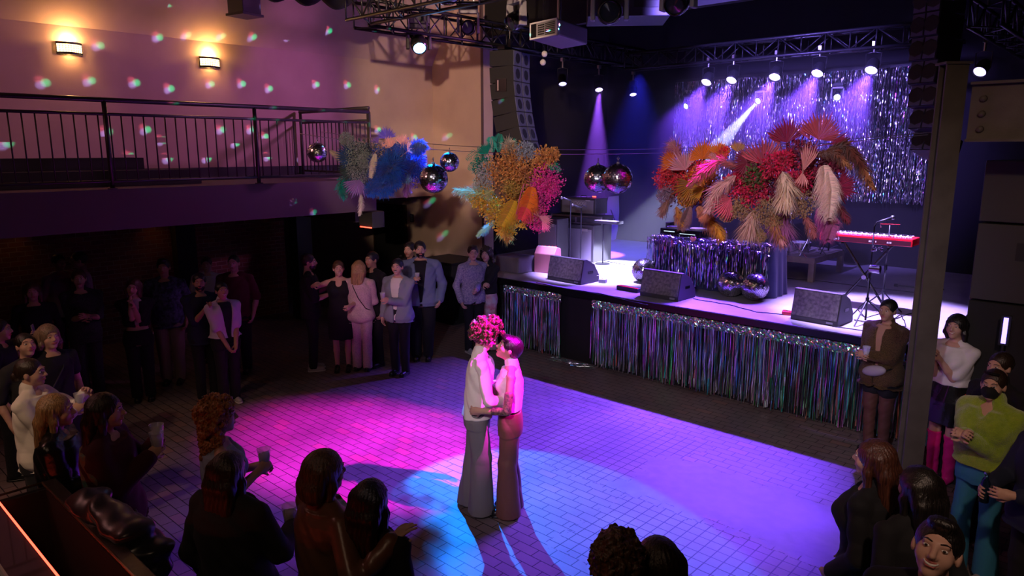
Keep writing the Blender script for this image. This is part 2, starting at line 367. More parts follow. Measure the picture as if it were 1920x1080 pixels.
# foil materials
def foil_mat(name, sat, val, rough, metal=1.):
    m = mat(name, (.8, .8, .8), rough, metal); nt = m.node_tree; L = nt.links.new; b = nt.nodes['Principled BSDF']
    a = node(nt, 'ShaderNodeVertexColor', layer_name='col'); L(a.outputs['Color'], b.inputs['Base Color']); return m
M['foil'] = foil_mat('holographic_foil', 1, 1, .28, .92); M['silver_foil'] = foil_mat('silver_foil', 0, 1, .22, .97)
def hsv(h, s, v):
    i = int(h*6) % 6; f = h*6-int(h*6); p = v*(1-s); q = v*(1-f*s); t = v*(1-(1-f)*s)
    return [(v, t, p), (q, v, p), (p, v, t), (p, q, v), (t, p, v), (v, p, q)][i]
def foil_col(iris):
    if rnd.random() > iris: return hsv(rnd.random(), .12, rnd.uniform(.55, .95))
    return hsv(rnd.choice((rnd.uniform(.42, .5), rnd.uniform(.42, .5), rnd.uniform(.0, .05), rnd.uniform(.55, .62), rnd.uniform(.78, .9), rnd.uniform(.3, .4))), rnd.uniform(.45, .92), rnd.uniform(.6, 1))
def strips(x0, x1, z0, z1, y, n, seg, w, iris, tilt, ragged, gap=0., depth=.05, hop=.2):
    """hanging foil ribbons: every ribbon a chain of quads, each twisted its own way"""
    m = MB()
    for k in range(n):
        x = x0+(x1-x0)*(k+rnd.random())/n
        if gap and math.sin(x*9.1)+math.sin(x*23.7+1)+rnd.uniform(-.6, .6) > 2-gap: continue
        zb = z0+abs(rnd.gauss(0, ragged)); yy = y+rnd.uniform(-depth, depth*.3); ww = w*rnd.uniform(.5, 1.4); drift = rnd.uniform(-.02, .02); ph = rnd.uniform(0, 6)
        H = z1-zb; ns = max(3, int(seg*H)); c = foil_col(iris); a = ph; L0 = None
        for s in range(ns+1):
            z = z1-H*s/ns; dx = ww/2*math.cos(a); dy = ww/2*math.sin(a); xs = x+drift*(s/ns)**2; y2 = yy+rnd.gauss(0, .0035)
            L1 = ((xs-dx, y2-dy, z), (xs+dx, y2+dy, z))
            if L0: m.add([L0[0], L0[1], L1[1], L1[0]], [(0, 1, 2, 3)], c)
            L0 = L1; a += rnd.gauss(0, tilt*.6)
            if rnd.random() < hop: c = foil_col(iris)
    return m
def header(x0, x1, z0, z1, y, n, iris, amp=.02):
    m = MB(); rows = 9; P = {}
    for i in range(n+1):
        for j in range(rows+1):
            P[i, j] = (x0+(x1-x0)*i/n, y-amp*rnd.random()*1.5-.01*math.sin(j/rows*PI), z1+(z0-z1)*j/rows+rnd.uniform(-.005, .005))
    for i in range(n):
        for j in range(rows):
            c = foil_col(iris); m.add([P[i, j], P[i+1, j], P[i+1, j+1]], [(0, 1, 2)], c); c = foil_col(iris); m.add([P[i, j], P[i+1, j+1], P[i, j+1]], [(0, 1, 2)], c)
    return m
xs = [ay(p, q, SY).x for p, q in ((948, 600), (1056, 600), (1113, 620), (1447, 640), (1640, 690))]
for i, (a, bb, lab, ir) in enumerate(((xs[0], xs[1], 'short iridescent foil fringe curtain on the stage front, beside the black gap', .45), (xs[2], xs[3], 'wide iridescent foil fringe curtain on the middle of the stage front', .5), (xs[3]-.02, xs[4]+.35, 'teal-topped foil fringe curtain on the stage front behind the sequin blazer', .7), (xs[4]+.37, .9, 'foil fringe curtain on the stage front behind the steel post', .4))):
    t = thing('foil_fringe_curtain', lab, 'curtain', ((a+bb)/2, SY, 0), 0, 'foil fringe curtains on the stage front')
    h = header(a-(a+bb)/2, bb-(a+bb)/2, SZ-.22, SZ-.09, -.045, int((bb-a)*60), min(1, ir+.3), .012).build('header', 'foil', t, recalc=False)
    o = strips(a-(a+bb)/2, bb-(a+bb)/2, .02, SZ-.19, -.04, int((bb-a)*150), 9, .0115, ir, .8, .07, .25, .05).build('fringe', 'foil', t, recalc=False); o['kind'] = 'stuff'
# tinsel spilled on the floor at the gap
m = MB()
for k in range(60):
    x = rnd.uniform(xs[1]-.1, xs[2]+.05); m.tube([(x+rnd.uniform(-.15, .15), SY-.12+rnd.uniform(-.12, .1), .006+rnd.random()*.02) for _ in range(4)], .003, 3, foil_col(.3))
tag(m.build('tinsel_strand', 'foil', recalc=False), 'loose silver tinsel strands lying on the floor at the black stage gap', 'tinsel', kind='stuff')
# backdrop tinsel curtain
x0 = ay(1265, 200, 14.2).x; x1 = -3.0
t = thing('tinsel_backdrop', 'tall silver tinsel curtain hanging across the back of the stage', 'curtain', (x0, 14.25, 0))
for a, bb in ((0, 1.55), (1.55, 3.2), (3.2, x1-x0)):
    o = strips(a, bb, 2.33, 4.72, 0, int((bb-a)*150), 30, .0095, .1, 1.3, .03, .2, .1).build('panel', 'silver_foil', t, recalc=False); o['kind'] = 'stuff'
MB().b2((0, -.03, 4.72), (x1-x0, .03, 4.78)).build('header_bar', 'black', t)
# ------------------------------------------------------------------ trusses
def truss(name, lab, p0, p1, s=.3, step=.35, r=.024, plane='box'):
    p0 = Vector(p0); p1 = Vector(p1); L = (p1-p0).length; t = thing(name, lab, 'truss', p0, 0, 'black lighting truss'); d = (p1-p0).normalized()
    side = Vector((0, 0, 1)).cross(d).normalized(); up = Vector((0, 0, 1))
    for a in (-.5, .5):
        for bb in (0, 1):
            o = side*a*s+up*bb*s; MB().tube([o, o+d*L], r, 8).build('chord', 'truss', t, True)
    n = int(L/step); m = MB()
    for i in range(n):
        u0 = d*(L*i/n); u1 = d*(L*(i+1)/n); f = i % 2
        for a in (-.5, .5): m.tube([side*a*s+u0+up*(0 if f else s), side*a*s+u1+up*(s if f else 0)], r*.5, 5); m.tube([side*a*s+u0, side*a*s+u0+up*s], r*.5, 5)
        for bb in (0, 1): m.tube([side*(-.5 if f else .5)*s+u0+up*bb*s, side*(.5 if f else -.5)*s+u1+up*bb*s], r*.45, 5)
    m.build('lacing', 'truss', t, True)
    return t
truss('lighting_truss', 'black box truss running from the hall to the stage past the projector', (-8.62, 6.3, 4.98), (-8.62, 13.3, 4.98), .34)
truss('lighting_truss', 'black box truss crossing the hall at the top edge of the picture', (-8.4, 6.1, 4.99), (-1.0, 6.1, 4.99), .4)
truss('lighting_truss', 'black truss above the tinsel backdrop carrying the bright violet lamps', (-7.9, 11.9, 4.78), (-2.4, 11.9, 4.78), .28)
truss('lighting_truss', 'black truss stub right of the steel post behind the lamp', (-1.7, 9.3, 4.6), (-1.7, 13.0, 4.6), .3)
# hanging chain/ceiling drape, top left
n = 30
vs = []; fs = []
for i in range(n+1):
    u = i/n; a = (ax(478, -8, -9.2)+Vector((0, 0, .05))).lerp(ax(650, 6, -8.7), u)
    for j in range(5): vs.append(a+Vector((j*.08, 0, -abs(math.sin(u*PI*3))*.12*(1 if j in (1, 2) else .3)+(.25 if j in (0, 4) else 0))))
for i in range(n):
    for j in range(4): fs.append((i*5+j, i*5+5+j, i*5+6+j, i*5+1+j))
tag(MB().add(vs, fs).build('ceiling_drape', 'black_cloth', None, True), 'black fabric bundle sagging under the ceiling above the balcony', 'drape')
# ------------------------------------------------------------------ lamps
M['lens_violet'] = mat('lit_violet_lens', (.6, .4, 1), .3, emit=(.42, .28, 1), estr=30)
M['lens_blue'] = mat('lit_blue_lens', (.2, .5, 1), .3, emit=(.12, .42, 1), estr=40)
M['lens_cool'] = mat('lit_cool_lens', (.7, .9, 1), .3, emit=(.5, .85, 1), estr=26)
M['lens_dim'] = mat('dim_violet_lens', (.5, .4, 1), .3, emit=(.5, .42, 1), estr=3.5)
M['lens_off'] = mat('dark_lens', (.04, .05, .07), .08, .3)
def aim(o, d, roll=0): o.rotation_euler = Vector(d).to_track_quat('-Z', 'Y').to_euler()
def spot(loc, tgt, energy, col, deg, blend=.3, size=.05, name='beam'):
    l = bpy.data.lights.new(name, 'SPOT'); l.energy = energy; l.color = col; l.spot_size = math.radians(deg); l.spot_blend = blend; l.shadow_soft_size = size
    o = bpy.data.objects.new(name, l); COL.objects.link(o); o.location = loc; aim(o, Vector(tgt)-Vector(loc)); return o
def rod(t, p, dz=0., off=(0, 0)):
    MB().cyl((off[0], off[1], dz), (off[0], off[1], 6.9-p[2]), .014, n=8).build('hanging_rod', 'dark_metal', t)
def par_can(loc, tgt, lens, lab, r=.075, hang=.32, group='stage wash lamps'):
    loc = Vector(loc); t = thing('stage_lamp', lab, 'stage lamp', loc, 0, group); d = (Vector(tgt)-loc).normalized(); R = rotm(d)
    MB().lathe([(0, -.17), (r*.75, -.165), (r*.95, -.12), (r, 0), (r, .03), (r*.9, .03), (r*.9, 0)], (0, 0, 0), 20, R).build('body', 'black', t, True)
    MB().lathe([(r*.9, .006), (0, .012)], (0, 0, 0), 20, R).build('lens', lens, t)
    s = R @ Vector((1, 0, 0)); s.z = 0; s.normalize(); c = -d*.07
    MB().tube([c+s*r*1.05, c+s*r*1.15+Vector((0, 0, hang*.55)), c+Vector((0, 0, hang*.62)), c-s*r*1.15+Vector((0, 0, hang*.55)), c-s*r*1.05], .007, 6).build('yoke', 'dark_metal', t)
    MB().cyl(c+Vector((0, 0, hang*.6)), c+Vector((0, 0, hang)), .015).box(c+Vector((0, 0, hang)), (.05, .07, .06)).build('clamp', 'steel', t)
    return t
def moving_head(loc, tgt, lens, lab, s=1., drop=.0):
    loc = Vector(loc); t = thing('moving_head_lamp', lab, 'stage lamp', loc, 0, 'moving head lamps on the truss'); d = (Vector(tgt)-loc).normalized(); R = rotm(d)
    MB().lathe([(0, -.17*s), (.07*s, -.16*s), (.105*s, -.1*s), (.12*s, 0), (.115*s, .07*s), (.1*s, .12*s), (.088*s, .12*s), (.085*s, .1*s)], (0, 0, 0), 24, R).build('head', 'black_gloss', t, True)
    MB().lathe([(.086*s, .102*s), (0, .115*s)], (0, 0, 0), 24, R).build('lens', lens, t, True)
    sd = R @ Vector((1, 0, 0)); sd.z = 0; sd.normalize(); up = Vector((0, 0, 1)); f = sd.cross(up); RR = Matrix((sd, f, up)).transposed()
    y = MB()
    for k in (-1, 1): y.box(sd*k*.155*s+up*.07*s, (.045*s, .11*s, .3*s), RR, .85)
    y.box(up*.235*s, (.3*s, .11*s, .06*s), RR); y.build('yoke', 'grey_plastic' if lens != 'lens_blue' else 'black', t, bevel=.01)
    MB().box(up*.32*s, (.3*s, .2*s, .11*s), RR).build('base', 'black', t, bevel=.01)
    c = MB()
    for k in (-1, 1): c.cyl(sd*k*.09*s+up*.37*s, sd*k*.09*s+up*.46*s, .018*s); c.box(sd*k*.09*s+up*.46*s, (.05*s, .06*s, .05*s), RR)
    c.build('clamp', 'steel', t); MB().box(up*.268*s-f*.06*s, (.05*s, .02*s, .02*s), RR).build('tag', mat('yellow_tag', (.7, .4, .02), .6), t)
    return t
YR = 11.75
row = [(1325, 153), (1372, 149), (1453, 143), (1533, 136), (1634, 130)]
labs = ['first of the bright violet row from the dark side', 'second lamp of the bright violet row, beside the first', 'tilted third lamp of the bright violet row', 'fourth lamp of the bright violet row', 'brightest violet lamp near the right end of the tinsel']
rowp = []
for (px, py), lb in zip(row, labs):
    p = ay(px, py, YR); rowp.append(p)
    par_can(p, p+Vector((.15 if lb[0] == 't' else 0, -1, -1.15)), 'lens_violet', 'violet stage lamp, '+lb, .095)
lows = [(1290, 197, 'lens_cool', 'faint one over the left of the red flowers'), (1425, 187, 'lens_cool', 'throwing the wide white beam'), (1570, 180, 'lens_cool', 'below the brightest violet lamps')]
for px, py, ln, lb in lows:
    p = ay(px, py, YR+.5); moving_head(p, p+Vector((.3 if px > 1500 else -.25, -1, -.45)), ln, 'small moving lamp hanging before the tinsel, '+lb, .55)
for px, py, ln, lb in ((1055, 156, 'lens_dim', 'left lamp of the three under the long truss'), (1123, 167, 'lens_violet', 'bright middle lamp of the three under the long truss, with a violet beam'), (1187, 176, 'lens_dim', 'right lamp of the three under the long truss')):
    p = ax(px, py, -8.5); par_can(p, p+Vector((.45, -.45, -1)), ln, lb, .08, .36, 'lamps under the long truss')
p = ay(1838, 133, 10.5); rod(par_can(p, p+Vector((-.2, -1, -.8)), 'lens_dim', 'violet lamp right of the steel post top', .08), p, .34)
BL = ax(785, 82, -8.62); moving_head(BL, (-3.9, 4.3, 0), 'lens_blue', 'lit moving head lamp glowing blue at the truss corner', 1.05)
p = ax(878, 52, -8.4); rod(moving_head(p, cam.location, 'lens_off', 'grey moving head lamp right of the lit blue one, unlit', 1.), p, .4)
p = ay(968, 38, 7.3); rod(moving_head(p, (-8, 2, 2), 'lens_off', 'grey moving head lamp behind the projector, unlit', 1.), p, .4)
p = ay(1143, 22, 6.4); rod(moving_head(p, cam.location, 'lens_off', 'large unlit moving head lamp right of the projector', 1.1), p, .4)
p = ay(1272, 2, 6.4); rod(moving_head(p, (-3, 0, 1), 'lens_off', 'unlit moving head lamp cut off by the top edge', 1.), p, .4)
# two small round lamps in the dark
for px, py, lb in ((1021, 101, 'upper'), (1018, 117, 'lower')):
    p = ay(px, py, 9.0); t = thing('round_lamp', lb+' of two small pale round reflectors under the projector', 'lamp', p, 0, 'two round reflectors')
    MB().sph((0, 0, 0), .048, 14, 8).build('reflector', 'white_plastic', t, True); MB().cyl((0, 0, .04), (0, .0, 6.9-p.z), .006).build('stem', 'black', t)
# projector
p = ay(1020, 55, 7.0); t = thing('projector', 'white ceiling projector with a vented front hanging from the truss', 'projector', p, 0)
R = Euler((0, 0, math.radians(14))).to_matrix()
t.rotation_euler = (math.radians(-4), math.radians(-3), math.radians(2))
MB().box((0, .32, 0), (.42, .62, .2)).build('housing', mat('projector_shell', (.25, .22, .26), .45), t, bevel=.02)
f = MB()
for (a, bb) in (((-.21, -.1), (-.19, .1)), ((.19, -.1), (.21, .1)), ((-.21, .082), (.21, .1)), ((-.21, -.1), (.21, -.082))): f.b2((a[0], -.02, a[1]), (bb[0], .005, bb[1]))
f.build('front_frame', 'white_plastic', t)
MB().b2((-.19, -.012, -.08), (.19, 0, .08)).build('front_panel', 'grey_plastic', t)
v = MB()
for k in range(7): v.b2((.03, -.02, -.07+k*.021), (.17, -.012, -.062+k*.021))
for k in range(5):
    for j in range(4): v.b2((-.08+j*.025, -.02, -.06+k*.026), (-.062+j*.025, -.012, -.045+k*.026))
v.build('vent', 'black', t); MB().b2((-.19, -.02, -.08), (-.11, -.013, .08)).build('port_panel', 'black_gloss', t)
MB().cyl((0, .3, .1), (0, .3, .6), .025).box((0, .3, .12), (.2, .2, .03)).build('mount', 'steel', t)
# big disco ball cut by the top edge + hanging air handler
M['mirror'] = mat('mirror_tile', (.86, .86, .9), .2, 1.)
M['mirror_gap'] = mat('mirror_ball_grout', (.02, .02, .02), .6)
def ball_mesh(r, rows):
    m = MB(); m.cur = 1; m.sph((0, 0, 0), r*.985, 24, 14); m.cur = 0
    for j in range(rows):
        t0 = PI*(j+.06)/rows; t1 = PI*(j+.94)/rows; tm = (t0+t1)/2; n = max(4, int(round(2*rows*math.sin(tm))))
        for i in range(n):
            a0 = 2*PI*(i+.05)/n; a1 = 2*PI*(i+.95)/n; jt = rnd.gauss(0, .05); ju = rnd.gauss(0, .05); vs = []
            for tt, aa, s, u in ((t0, a0, -1, -1), (t0, a1, -1, 1), (t1, a1, 1, 1), (t1, a0, 1, -1)):
                k = r*(1+jt*.12*s*8/rows*2+ju*.12*u*8/rows*2); vs.append((k*math.sin(tt)*math.cos(aa), k*math.sin(tt)*math.sin(aa), k*math.cos(tt)))
            m.add(vs, [(3, 2, 1, 0)])
    return m
bm_ = ball_mesh(1., 26); ball_me = mesh_np('mirror_ball', np.array(bm_.V), bm_.F, False, None, bm_.mi); ball_me.materials.append(M['mirror']); ball_me.materials.append(M['mirror_gap'])
def mirror_ball(p, r, lab, group, hook=True, tilt=(0, 0, 0)):
    t = thing('mirror_ball', lab, 'mirror ball', p, 0, group, rot=(tilt[0], tilt[1], rnd.uniform(0, 3)))
    b = bpy.data.objects.new('ball', ball_me); COL.objects.link(b); b.parent = t; b.scale = (r, r, r)
    c = MB().cyl((0, 0, r*.97), (0, 0, r*1.12), r*.13, r*.1, n=12).build('cap', 'steel', t, True)
    if hook: MB().tube([(0, 0, r*1.1), (0, 0, r*1.25), (.012, 0, r*1.34), (0, 0, r*1.45), (-.012, 0, r*1.34), (0, 0, r*1.25)], .004, 6).build('hook', 'steel', t)
    return t
GY = 5.6
for px, py, pr, lb in ((595, 286, 18.5, 'small mirror ball hanging alone before the balcony gate'), (813, 335, 27, 'larger of the two mirror balls between the blue and yellow flowers'), (843, 304, 18, 'smaller of the two mirror balls between the blue and yellow flowers'), (1121, 335, 26, 'pink-lit mirror ball half hidden behind its twin before the stage'), (1158, 335, 28, 'large mirror ball in front of its twin before the stage')):
    y = GY + (.35 if px in (843, 1121) else 0); p = ay(px, py, y); dd = (p-C0).dot(Vector((-math.sin(YAW)*math.cos(PITCH), math.cos(YAW)*math.cos(PITCH), -math.sin(PITCH))))
    mirror_ball(p, pr*dd/F_PX, lb, 'mirror balls on the garland wire')
p = ay(838, -18, 6.1); mirror_ball(p, .17, 'big mirror ball hanging under the truss, cut by the top edge', None)
# garland wires
def sag(a, bb, s, n=24): a = Vector(a); bb = Vector(bb); return [a.lerp(bb, i/n)-Vector((0, 0, s*4*(i/n)*(1-i/n))) for i in range(n+1)]
for (dy, z0, z1, sg, lb) in ((0, 3.52, 3.42, .22, 'front thin wire carrying the flower garland'), (.35, 3.55, 3.45, .2, 'rear thin wire carrying the flower garland')):
    tag(MB().tube(sag((-9.2, GY+dy, z0), (-1.55, GY+dy+1.2 if dy else GY+1.2, z1), sg), .004, 5).build('garland_wire', 'steel'), lb, 'wire', 'wires holding the garland')
# ------------------------------------------------------------------ line arrays and PA
M['array_blue_lit'] = mat('array_grille', (.12, .13, .2), .45, bump=(200, .4, .002))  # blue of the stage light is put into the grille's base colour
def line_array(p, n, lab, curve=1, w=.62):
    t = thing('line_array', lab, 'loudspeaker', p); z = 0; y = 0; a = 0
    MB().box((0, 0, .03), (w, .12, .05)).box((0, 0, .12), (.05, .05, .16)).build('flying_bar', 'dark_metal', t)
    for k in range(n):
        R = Euler((-a, 0, 0)).to_matrix(); c = Vector((0, y, z-.13))
        cb = MB().box(c, (w, .42, .245), R).build('cabinet', 'carpet_black', t, bevel=.008)
        g = MB()
        for s in (-1, 1): 
            q = c+R @ Vector((0, -.215, 0)); g.box(q+R @ Vector((s*w*.25, 0, 0)), (w*.44, .012, .22), R)
        g.build('grille', 'array_blue_lit', t)
        q = c+R @ Vector((0, -.224, 0))
        for sx in (-1, 1): MB().lathe([(0, 0), (.075, .002), (.085, 0)], q+R @ Vector((sx*w*.25, 0, 0)), 8, R @ Matrix.Rotation(PI/2, 3, 'X')).build('horn', 'black', t)
        z -= .25*math.cos(a); y += curve*.25*math.sin(a); a += .055
    return t
la = line_array((-8.25, 8.95, 4.86), 7, 'black line array hanging left of the stage, its front turned to the right', -1); la.rotation_euler = (0, 0, math.radians(106))
MB().box((-.318, .0, -.55), (.012, .2, .2)).build('handle_recess', 'black_gloss', la); MB().box((-.326, .05, -.55), (.012, .02, .16)).build('handle', 'steel', la)
rod(la, (0, 0, 4.86), .1)
la = line_array((-2.05, 8.9, 4.95), 7, 'black line array hanging beside the steel post, seen from the side', 1, .3); la.rotation_euler = (0, 0, math.radians(-20))
rod(la, (0, 0, 4.95), .1)
# right PA stack behind the post
xr = -.9
for k, (z0, z1, lab) in enumerate(((1.9, 2.62, 'middle black cabinet of the loudspeaker stack right of the steel post'), (2.64, 3.2, 'topmost black cabinet of the loudspeaker stack right of the steel post'), (0, 1.88, 'tall lowest black cabinet of the loudspeaker stack right of the steel post'))):
    t = thing('pa_cabinet', lab, 'loudspeaker', (xr+.0, 8.2, z0), 0, 'loudspeaker stack by the post')
    MB().b2((-.4, -.3, 0), (.4, .42, z1-z0)).build('cabinet', 'speaker_paint' if k < 2 else 'carpet_black', t, bevel=.008)
    if k < 2:
        MB().b2((-.08, -.306, (z1-z0)*.55), (.1, -.298, (z1-z0)*.78)).build('handle_recess', 'black', t); MB().b2((.02, -.315, (z1-z0)*.56), (.035, -.3, (z1-z0)*.77)).build('handle', 'steel', t)
# ------------------------------------------------------------------ steel post with the beam
M['post'] = mat('painted_steel_post', (.12, .1, .085), .62, noise=(5, (.085, .07, .06)), bump=(60, .4, .004))
p = thing('steel_post', 'dark painted steel I-section post standing at the right of the dance floor', 'post', (-1.45, 6.95, 0))
p.rotation_euler = (0, 0, YAW)
MB().b2((-.01, -.05, 0), (.01, .05, 3.98)).b2((-.09, -.06, 0), (.09, -.042, 3.98)).b2((-.09, .042, 0), (.09, .06, 3.98)).build('shaft', 'post', p)
MB().b2((-.11, -.08, 3.98), (.11, .08, 4.0)).build('cap_plate', 'post', p); MB().b2((-.17, -.19, 0), (.17, .19, .02)).build('base_plate', 'post', p)
bmn = thing('steel_beam', 'riveted steel beam running right from the top of the post', 'beam', (-1.3, 6.95, 3.36))
MB().b2((0, -.015, .02), (3.7, .015, .45)).build('web', 'post', bmn); MB().b2((0, -.08, 0), (3.7, .08, .022)).build('lower_flange', 'post', bmn); MB().b2((0, -.08, .45), (3.7, .08, .472)).build('upper_flange', 'post', bmn)
for z in (.1, .22, .34):
    MB().cyl((.09, -.015, z), (.09, -.05, z), .028, .024, n=10).build('bolt', 'post', bmn, True)
# lit slit of an open side door, built as a glowing strip on a stand
p = ay(1884, 620, 7.7); t = thing('lit_slit', 'narrow glowing violet strip lamp in the dark at the right', 'lamp', p)
MB().b2((-.04, 0, -.14), (.04, .03, .14)).build('housing', 'black', t); MB().cyl((0, .015, -.14), (0, .015, -p.z), .012).cyl((0, .015, -p.z), (0, .015, .02-p.z), .12).build('stand', 'black', t); MB().b2((-.018, -.008, -.12), (.018, 0, .12)).build('tube', mat('violet_slit', (.3, .2, 1), .4, emit=(.22, .16, 1), estr=5), t)
# ------------------------------------------------------------------ things on the stage
def wedge(p, w, lab, rz=0):
    t = thing('floor_monitor', lab, 'stage monitor', p, rz, 'floor monitors along the stage lip')
    prof = [(0, .0), (-.0, .05), (.07, .40), (.14, .40), (.34, .30), (.46, .12), (.47, 0)]
    m = MB(); m.prism([(y, z) for y, z in prof], 0, -w/2, w/2); m.build('cabinet', 'speaker_paint', t, bevel=.006)
    g = MB(); a = Vector((0, .0, .065)); bb = Vector((0, .066, .385)); nrm = Vector((0, -1, .2)).normalized()*.012
    g.add([Vector((-w/2+.015, 0, 0))+a+nrm, Vector((w/2-.015, 0, 0))+a+nrm, Vector((w/2-.015, 0, 0))+bb+nrm, Vector((-w/2+.015, 0, 0))+bb+nrm,
           Vector((-w/2+.015, 0, 0))+a-nrm, Vector((w/2-.015, 0, 0))+a-nrm, Vector((w/2-.015, 0, 0))+bb-nrm, Vector((-w/2+.015, 0, 0))+bb-nrm], [(0, 1, 2, 3), (4, 7, 6, 5), (0, 4, 5, 1), (1, 5, 6, 2), (2, 6, 7, 3), (3, 7, 4, 0)])
    g.build('grille', 'grille', t)
    MB().b2((w/2-.004, .18, .16), (w/2+.004, .3, .2)).build('side_handle', 'black_gloss', t)
    MB().b2((w/2-.14, -.008, .02), (w/2-.06, .0, .045)).build('badge', 'grey_plastic', t)
    return t
wedge((-7.2, 9.12, SZ), .74, 'black floor monitor at the left of the stage lip, beside the pink box', math.radians(-3))
wedge((-5.35, 9.02, SZ), .66, 'black floor monitor in the middle of the stage lip, before the tinsel table', math.radians(-2))
wedge((-3.12, 9.03, SZ), .60, 'black floor monitor nearest the keyboard with a worn grey grille', math.radians(-4))
# DJ table
t = thing('dj_table', 'table under a dark blue cloth and silver tinsel in the middle of the stage', 'table', (-5.15, 10.12, SZ), 0)
m = MB(); m.b2((-.98, 0, .70), (.98, .52, .74)); m.build('tabletop', 'white_plastic', t, bevel=.004)
M['tablecloth'] = mat('dark_blue_cloth', (.012, .014, .06), .8, sheen=.2)
m = MB(); N = 60; vs = []; fs = []
def perim(u):
    W, D = .99, .53; per = [(-W, 0), (W, 0), (W, D), (-W, D)]; L = [2*W, D, 2*W, D]; s = u*sum(L)
    for i in range(4):
        if s <= L[i]: a = per[i]; b = per[(i+1) % 4]; f = s/L[i]; n = [(0, -1), (1, 0), (0, 1), (-1, 0)][i]; return a[0]+(b[0]-a[0])*f, a[1]+(b[1]-a[1])*f, n
        s -= L[i]
    return -W, 0, (0, -1)
for i in range(N*2):
    x, y, n = perim(i/(N*2))
    for j in range(7): v = j/6; k = .012+v*.05+v*.018*math.sin(i*1.3); vs.append((x+n[0]*k, y+n[1]*k, .735*(1-v)+.005))
for i in range(N*2):
    for j in range(6): a = i*7+j; b = ((i+1) % (N*2))*7+j; fs.append((a, b, b+1, a+1))
m.add(vs, fs); m.b2((-.995, -.005, .74), (.995, .535, .745)); m.build('cloth', 'tablecloth', t, True)
o = strips(-1.03, .97, .03, .76, -.07, 230, 16, .012, .18, 1.3, .1, .45, .05).build('tinsel_fringe', 'silver_foil', t, recalc=False); o['kind'] = 'stuff'
m = MB()
for k in range(1500):
    x = rnd.uniform(-1.02, .96); y = abs(rnd.gauss(0, .16))-.1
    if x > .35: y = min(y, .2*(1-(x-.35)))
    z = .75+abs(rnd.gauss(0, .018)) if y > 0 else .74-rnd.random()*.1; a = rnd.uniform(0, PI); d = Vector((math.cos(a), math.sin(a)*.6, rnd.uniform(-.5, .5)))*rnd.uniform(.015, .05); q = Vector((-d.y, d.x, rnd.uniform(-.02, .02))).normalized()*.006
    c = Vector((x, y if y > 0 else -.09, z)); m.add([c-d-q, c+d-q, c+d+q, c-d+q], [(0, 1, 2, 3)], hsv(rnd.choice((.08, .75, .6, .9)), rnd.uniform(.05, .5), rnd.uniform(.5, 1)))
o = m.build('tinsel_heap', 'silver_foil', t, recalc=False); o['kind'] = 'stuff'
# things on the DJ table
def ont(x, y, z=.745): return Vector((-5.15, 10.12, SZ))+Vector((x*.95, y*.78, z))
d = thing('dj_controller', 'black turntable controller with lit edge on the tinsel table', 'dj deck', ont(-.62, .42, .765), math.radians(-3))
MB().box((0, 0, .06), (.75, .36, .12)).build('case', 'black_gloss', d, bevel=.01)
for sx in (-.2, .22):
    MB().cyl((sx, 0, .12), (sx, 0, .14), .13, n=24).build('platter', 'grey_plastic', d)
    MB().cyl((sx, 0, .14), (sx, 0, .146), .12, n=24).build('record', 'white_plastic' if sx > 0 else 'black', d)
MB().b2((-.3, -.182, .07), (-.1, -.18, .08)).b2((.0, -.182, .05), (.28, -.18, .058)).build('light_strip', mat('cool_strip', (.8, 1, 1), .4, emit=(.7, .95, 1), estr=1.2), d)
MB().b2((-.38, -.02, .12), (-.3, .12, .2)).build('dial_block', 'black', d)
h = thing('paper_heart', 'small pink heart stuck on the front of the tinsel table', 'heart', ont(-.25, -.1, .78), 0)
m = MB(); pts = [(.052*(16*math.sin(a)**3)/16, .052*(13*math.cos(a)-5*math.cos(2*a)-2*math.cos(3*a)-math.cos(4*a))/16) for a in [2*PI*i/24 for i in range(24)]]
m.prism(pts, 1, -.006, .006); m.build('heart', mat('pink_card', (.85, .3, .35), .6), h)
wb = thing('water_bottle', 'clear plastic water bottle standing on the tinsel table', 'bottle', ont(.18, .2, .75))
M['clear'] = mat('clear_plastic', (.9, .93, 1), .08, trans=.75, ior=1.2)
MB().lathe([(0, 0), (.03, 0), (.032, .02), (.032, .14), (.028, .16), (.013, .185), (.013, .2), (0, .2)], n=16).build('bottle', 'clear', wb, True); MB().cyl((0, 0, .198), (0, 0, .215), .014).build('cap', 'white_plastic', wb)
MB().cyl((0, 0, .05), (0, 0, .11), .0328, n=16, caps=False).build('wrapper', 'white_plastic', wb)
wc = thing('water_cup', 'clear plastic cup on the tinsel table left of the bottle', 'cup', ont(.04, .25, .75))
MB().lathe([(0, .003), (.03, .003), (.036, .12), (.033, .12), (.028, .01)], n=16).build('cup', 'clear', wc, True)
ds = thing('dried_flower_vase', 'sprigs of dried brown flowers in a dark stem vase on the table end', 'dried flowers', ont(.62, .35, .75))
MB().lathe([(0, 0), (.05, 0), (.05, .01), (.012, .02), (.01, .3), (.014, .3), (.014, .0)], n=12).build('vase', 'black', ds, True)
m = MB()
for k in range(220):
    a = rnd.uniform(0, 6.28); r = rnd.random()**.5*.22; z = .3+rnd.uniform(0, .25)-r*.3; m.sph((r*math.cos(a), r*math.sin(a), z), rnd.uniform(.004, .009), 5, 3)
m.build('dried_blossom', mat('dried_brown', (.35, .16, .07), .8), ds)
m = MB()
for k in range(26):
    a = rnd.uniform(0, 6.28); m.tube([(0, 0, .28), (.1*math.cos(a), .1*math.sin(a), .36), (.2*math.cos(a), .2*math.sin(a), .4+rnd.uniform(-.05, .1))], .002, 3)
m.build('stem', 'black', ds)
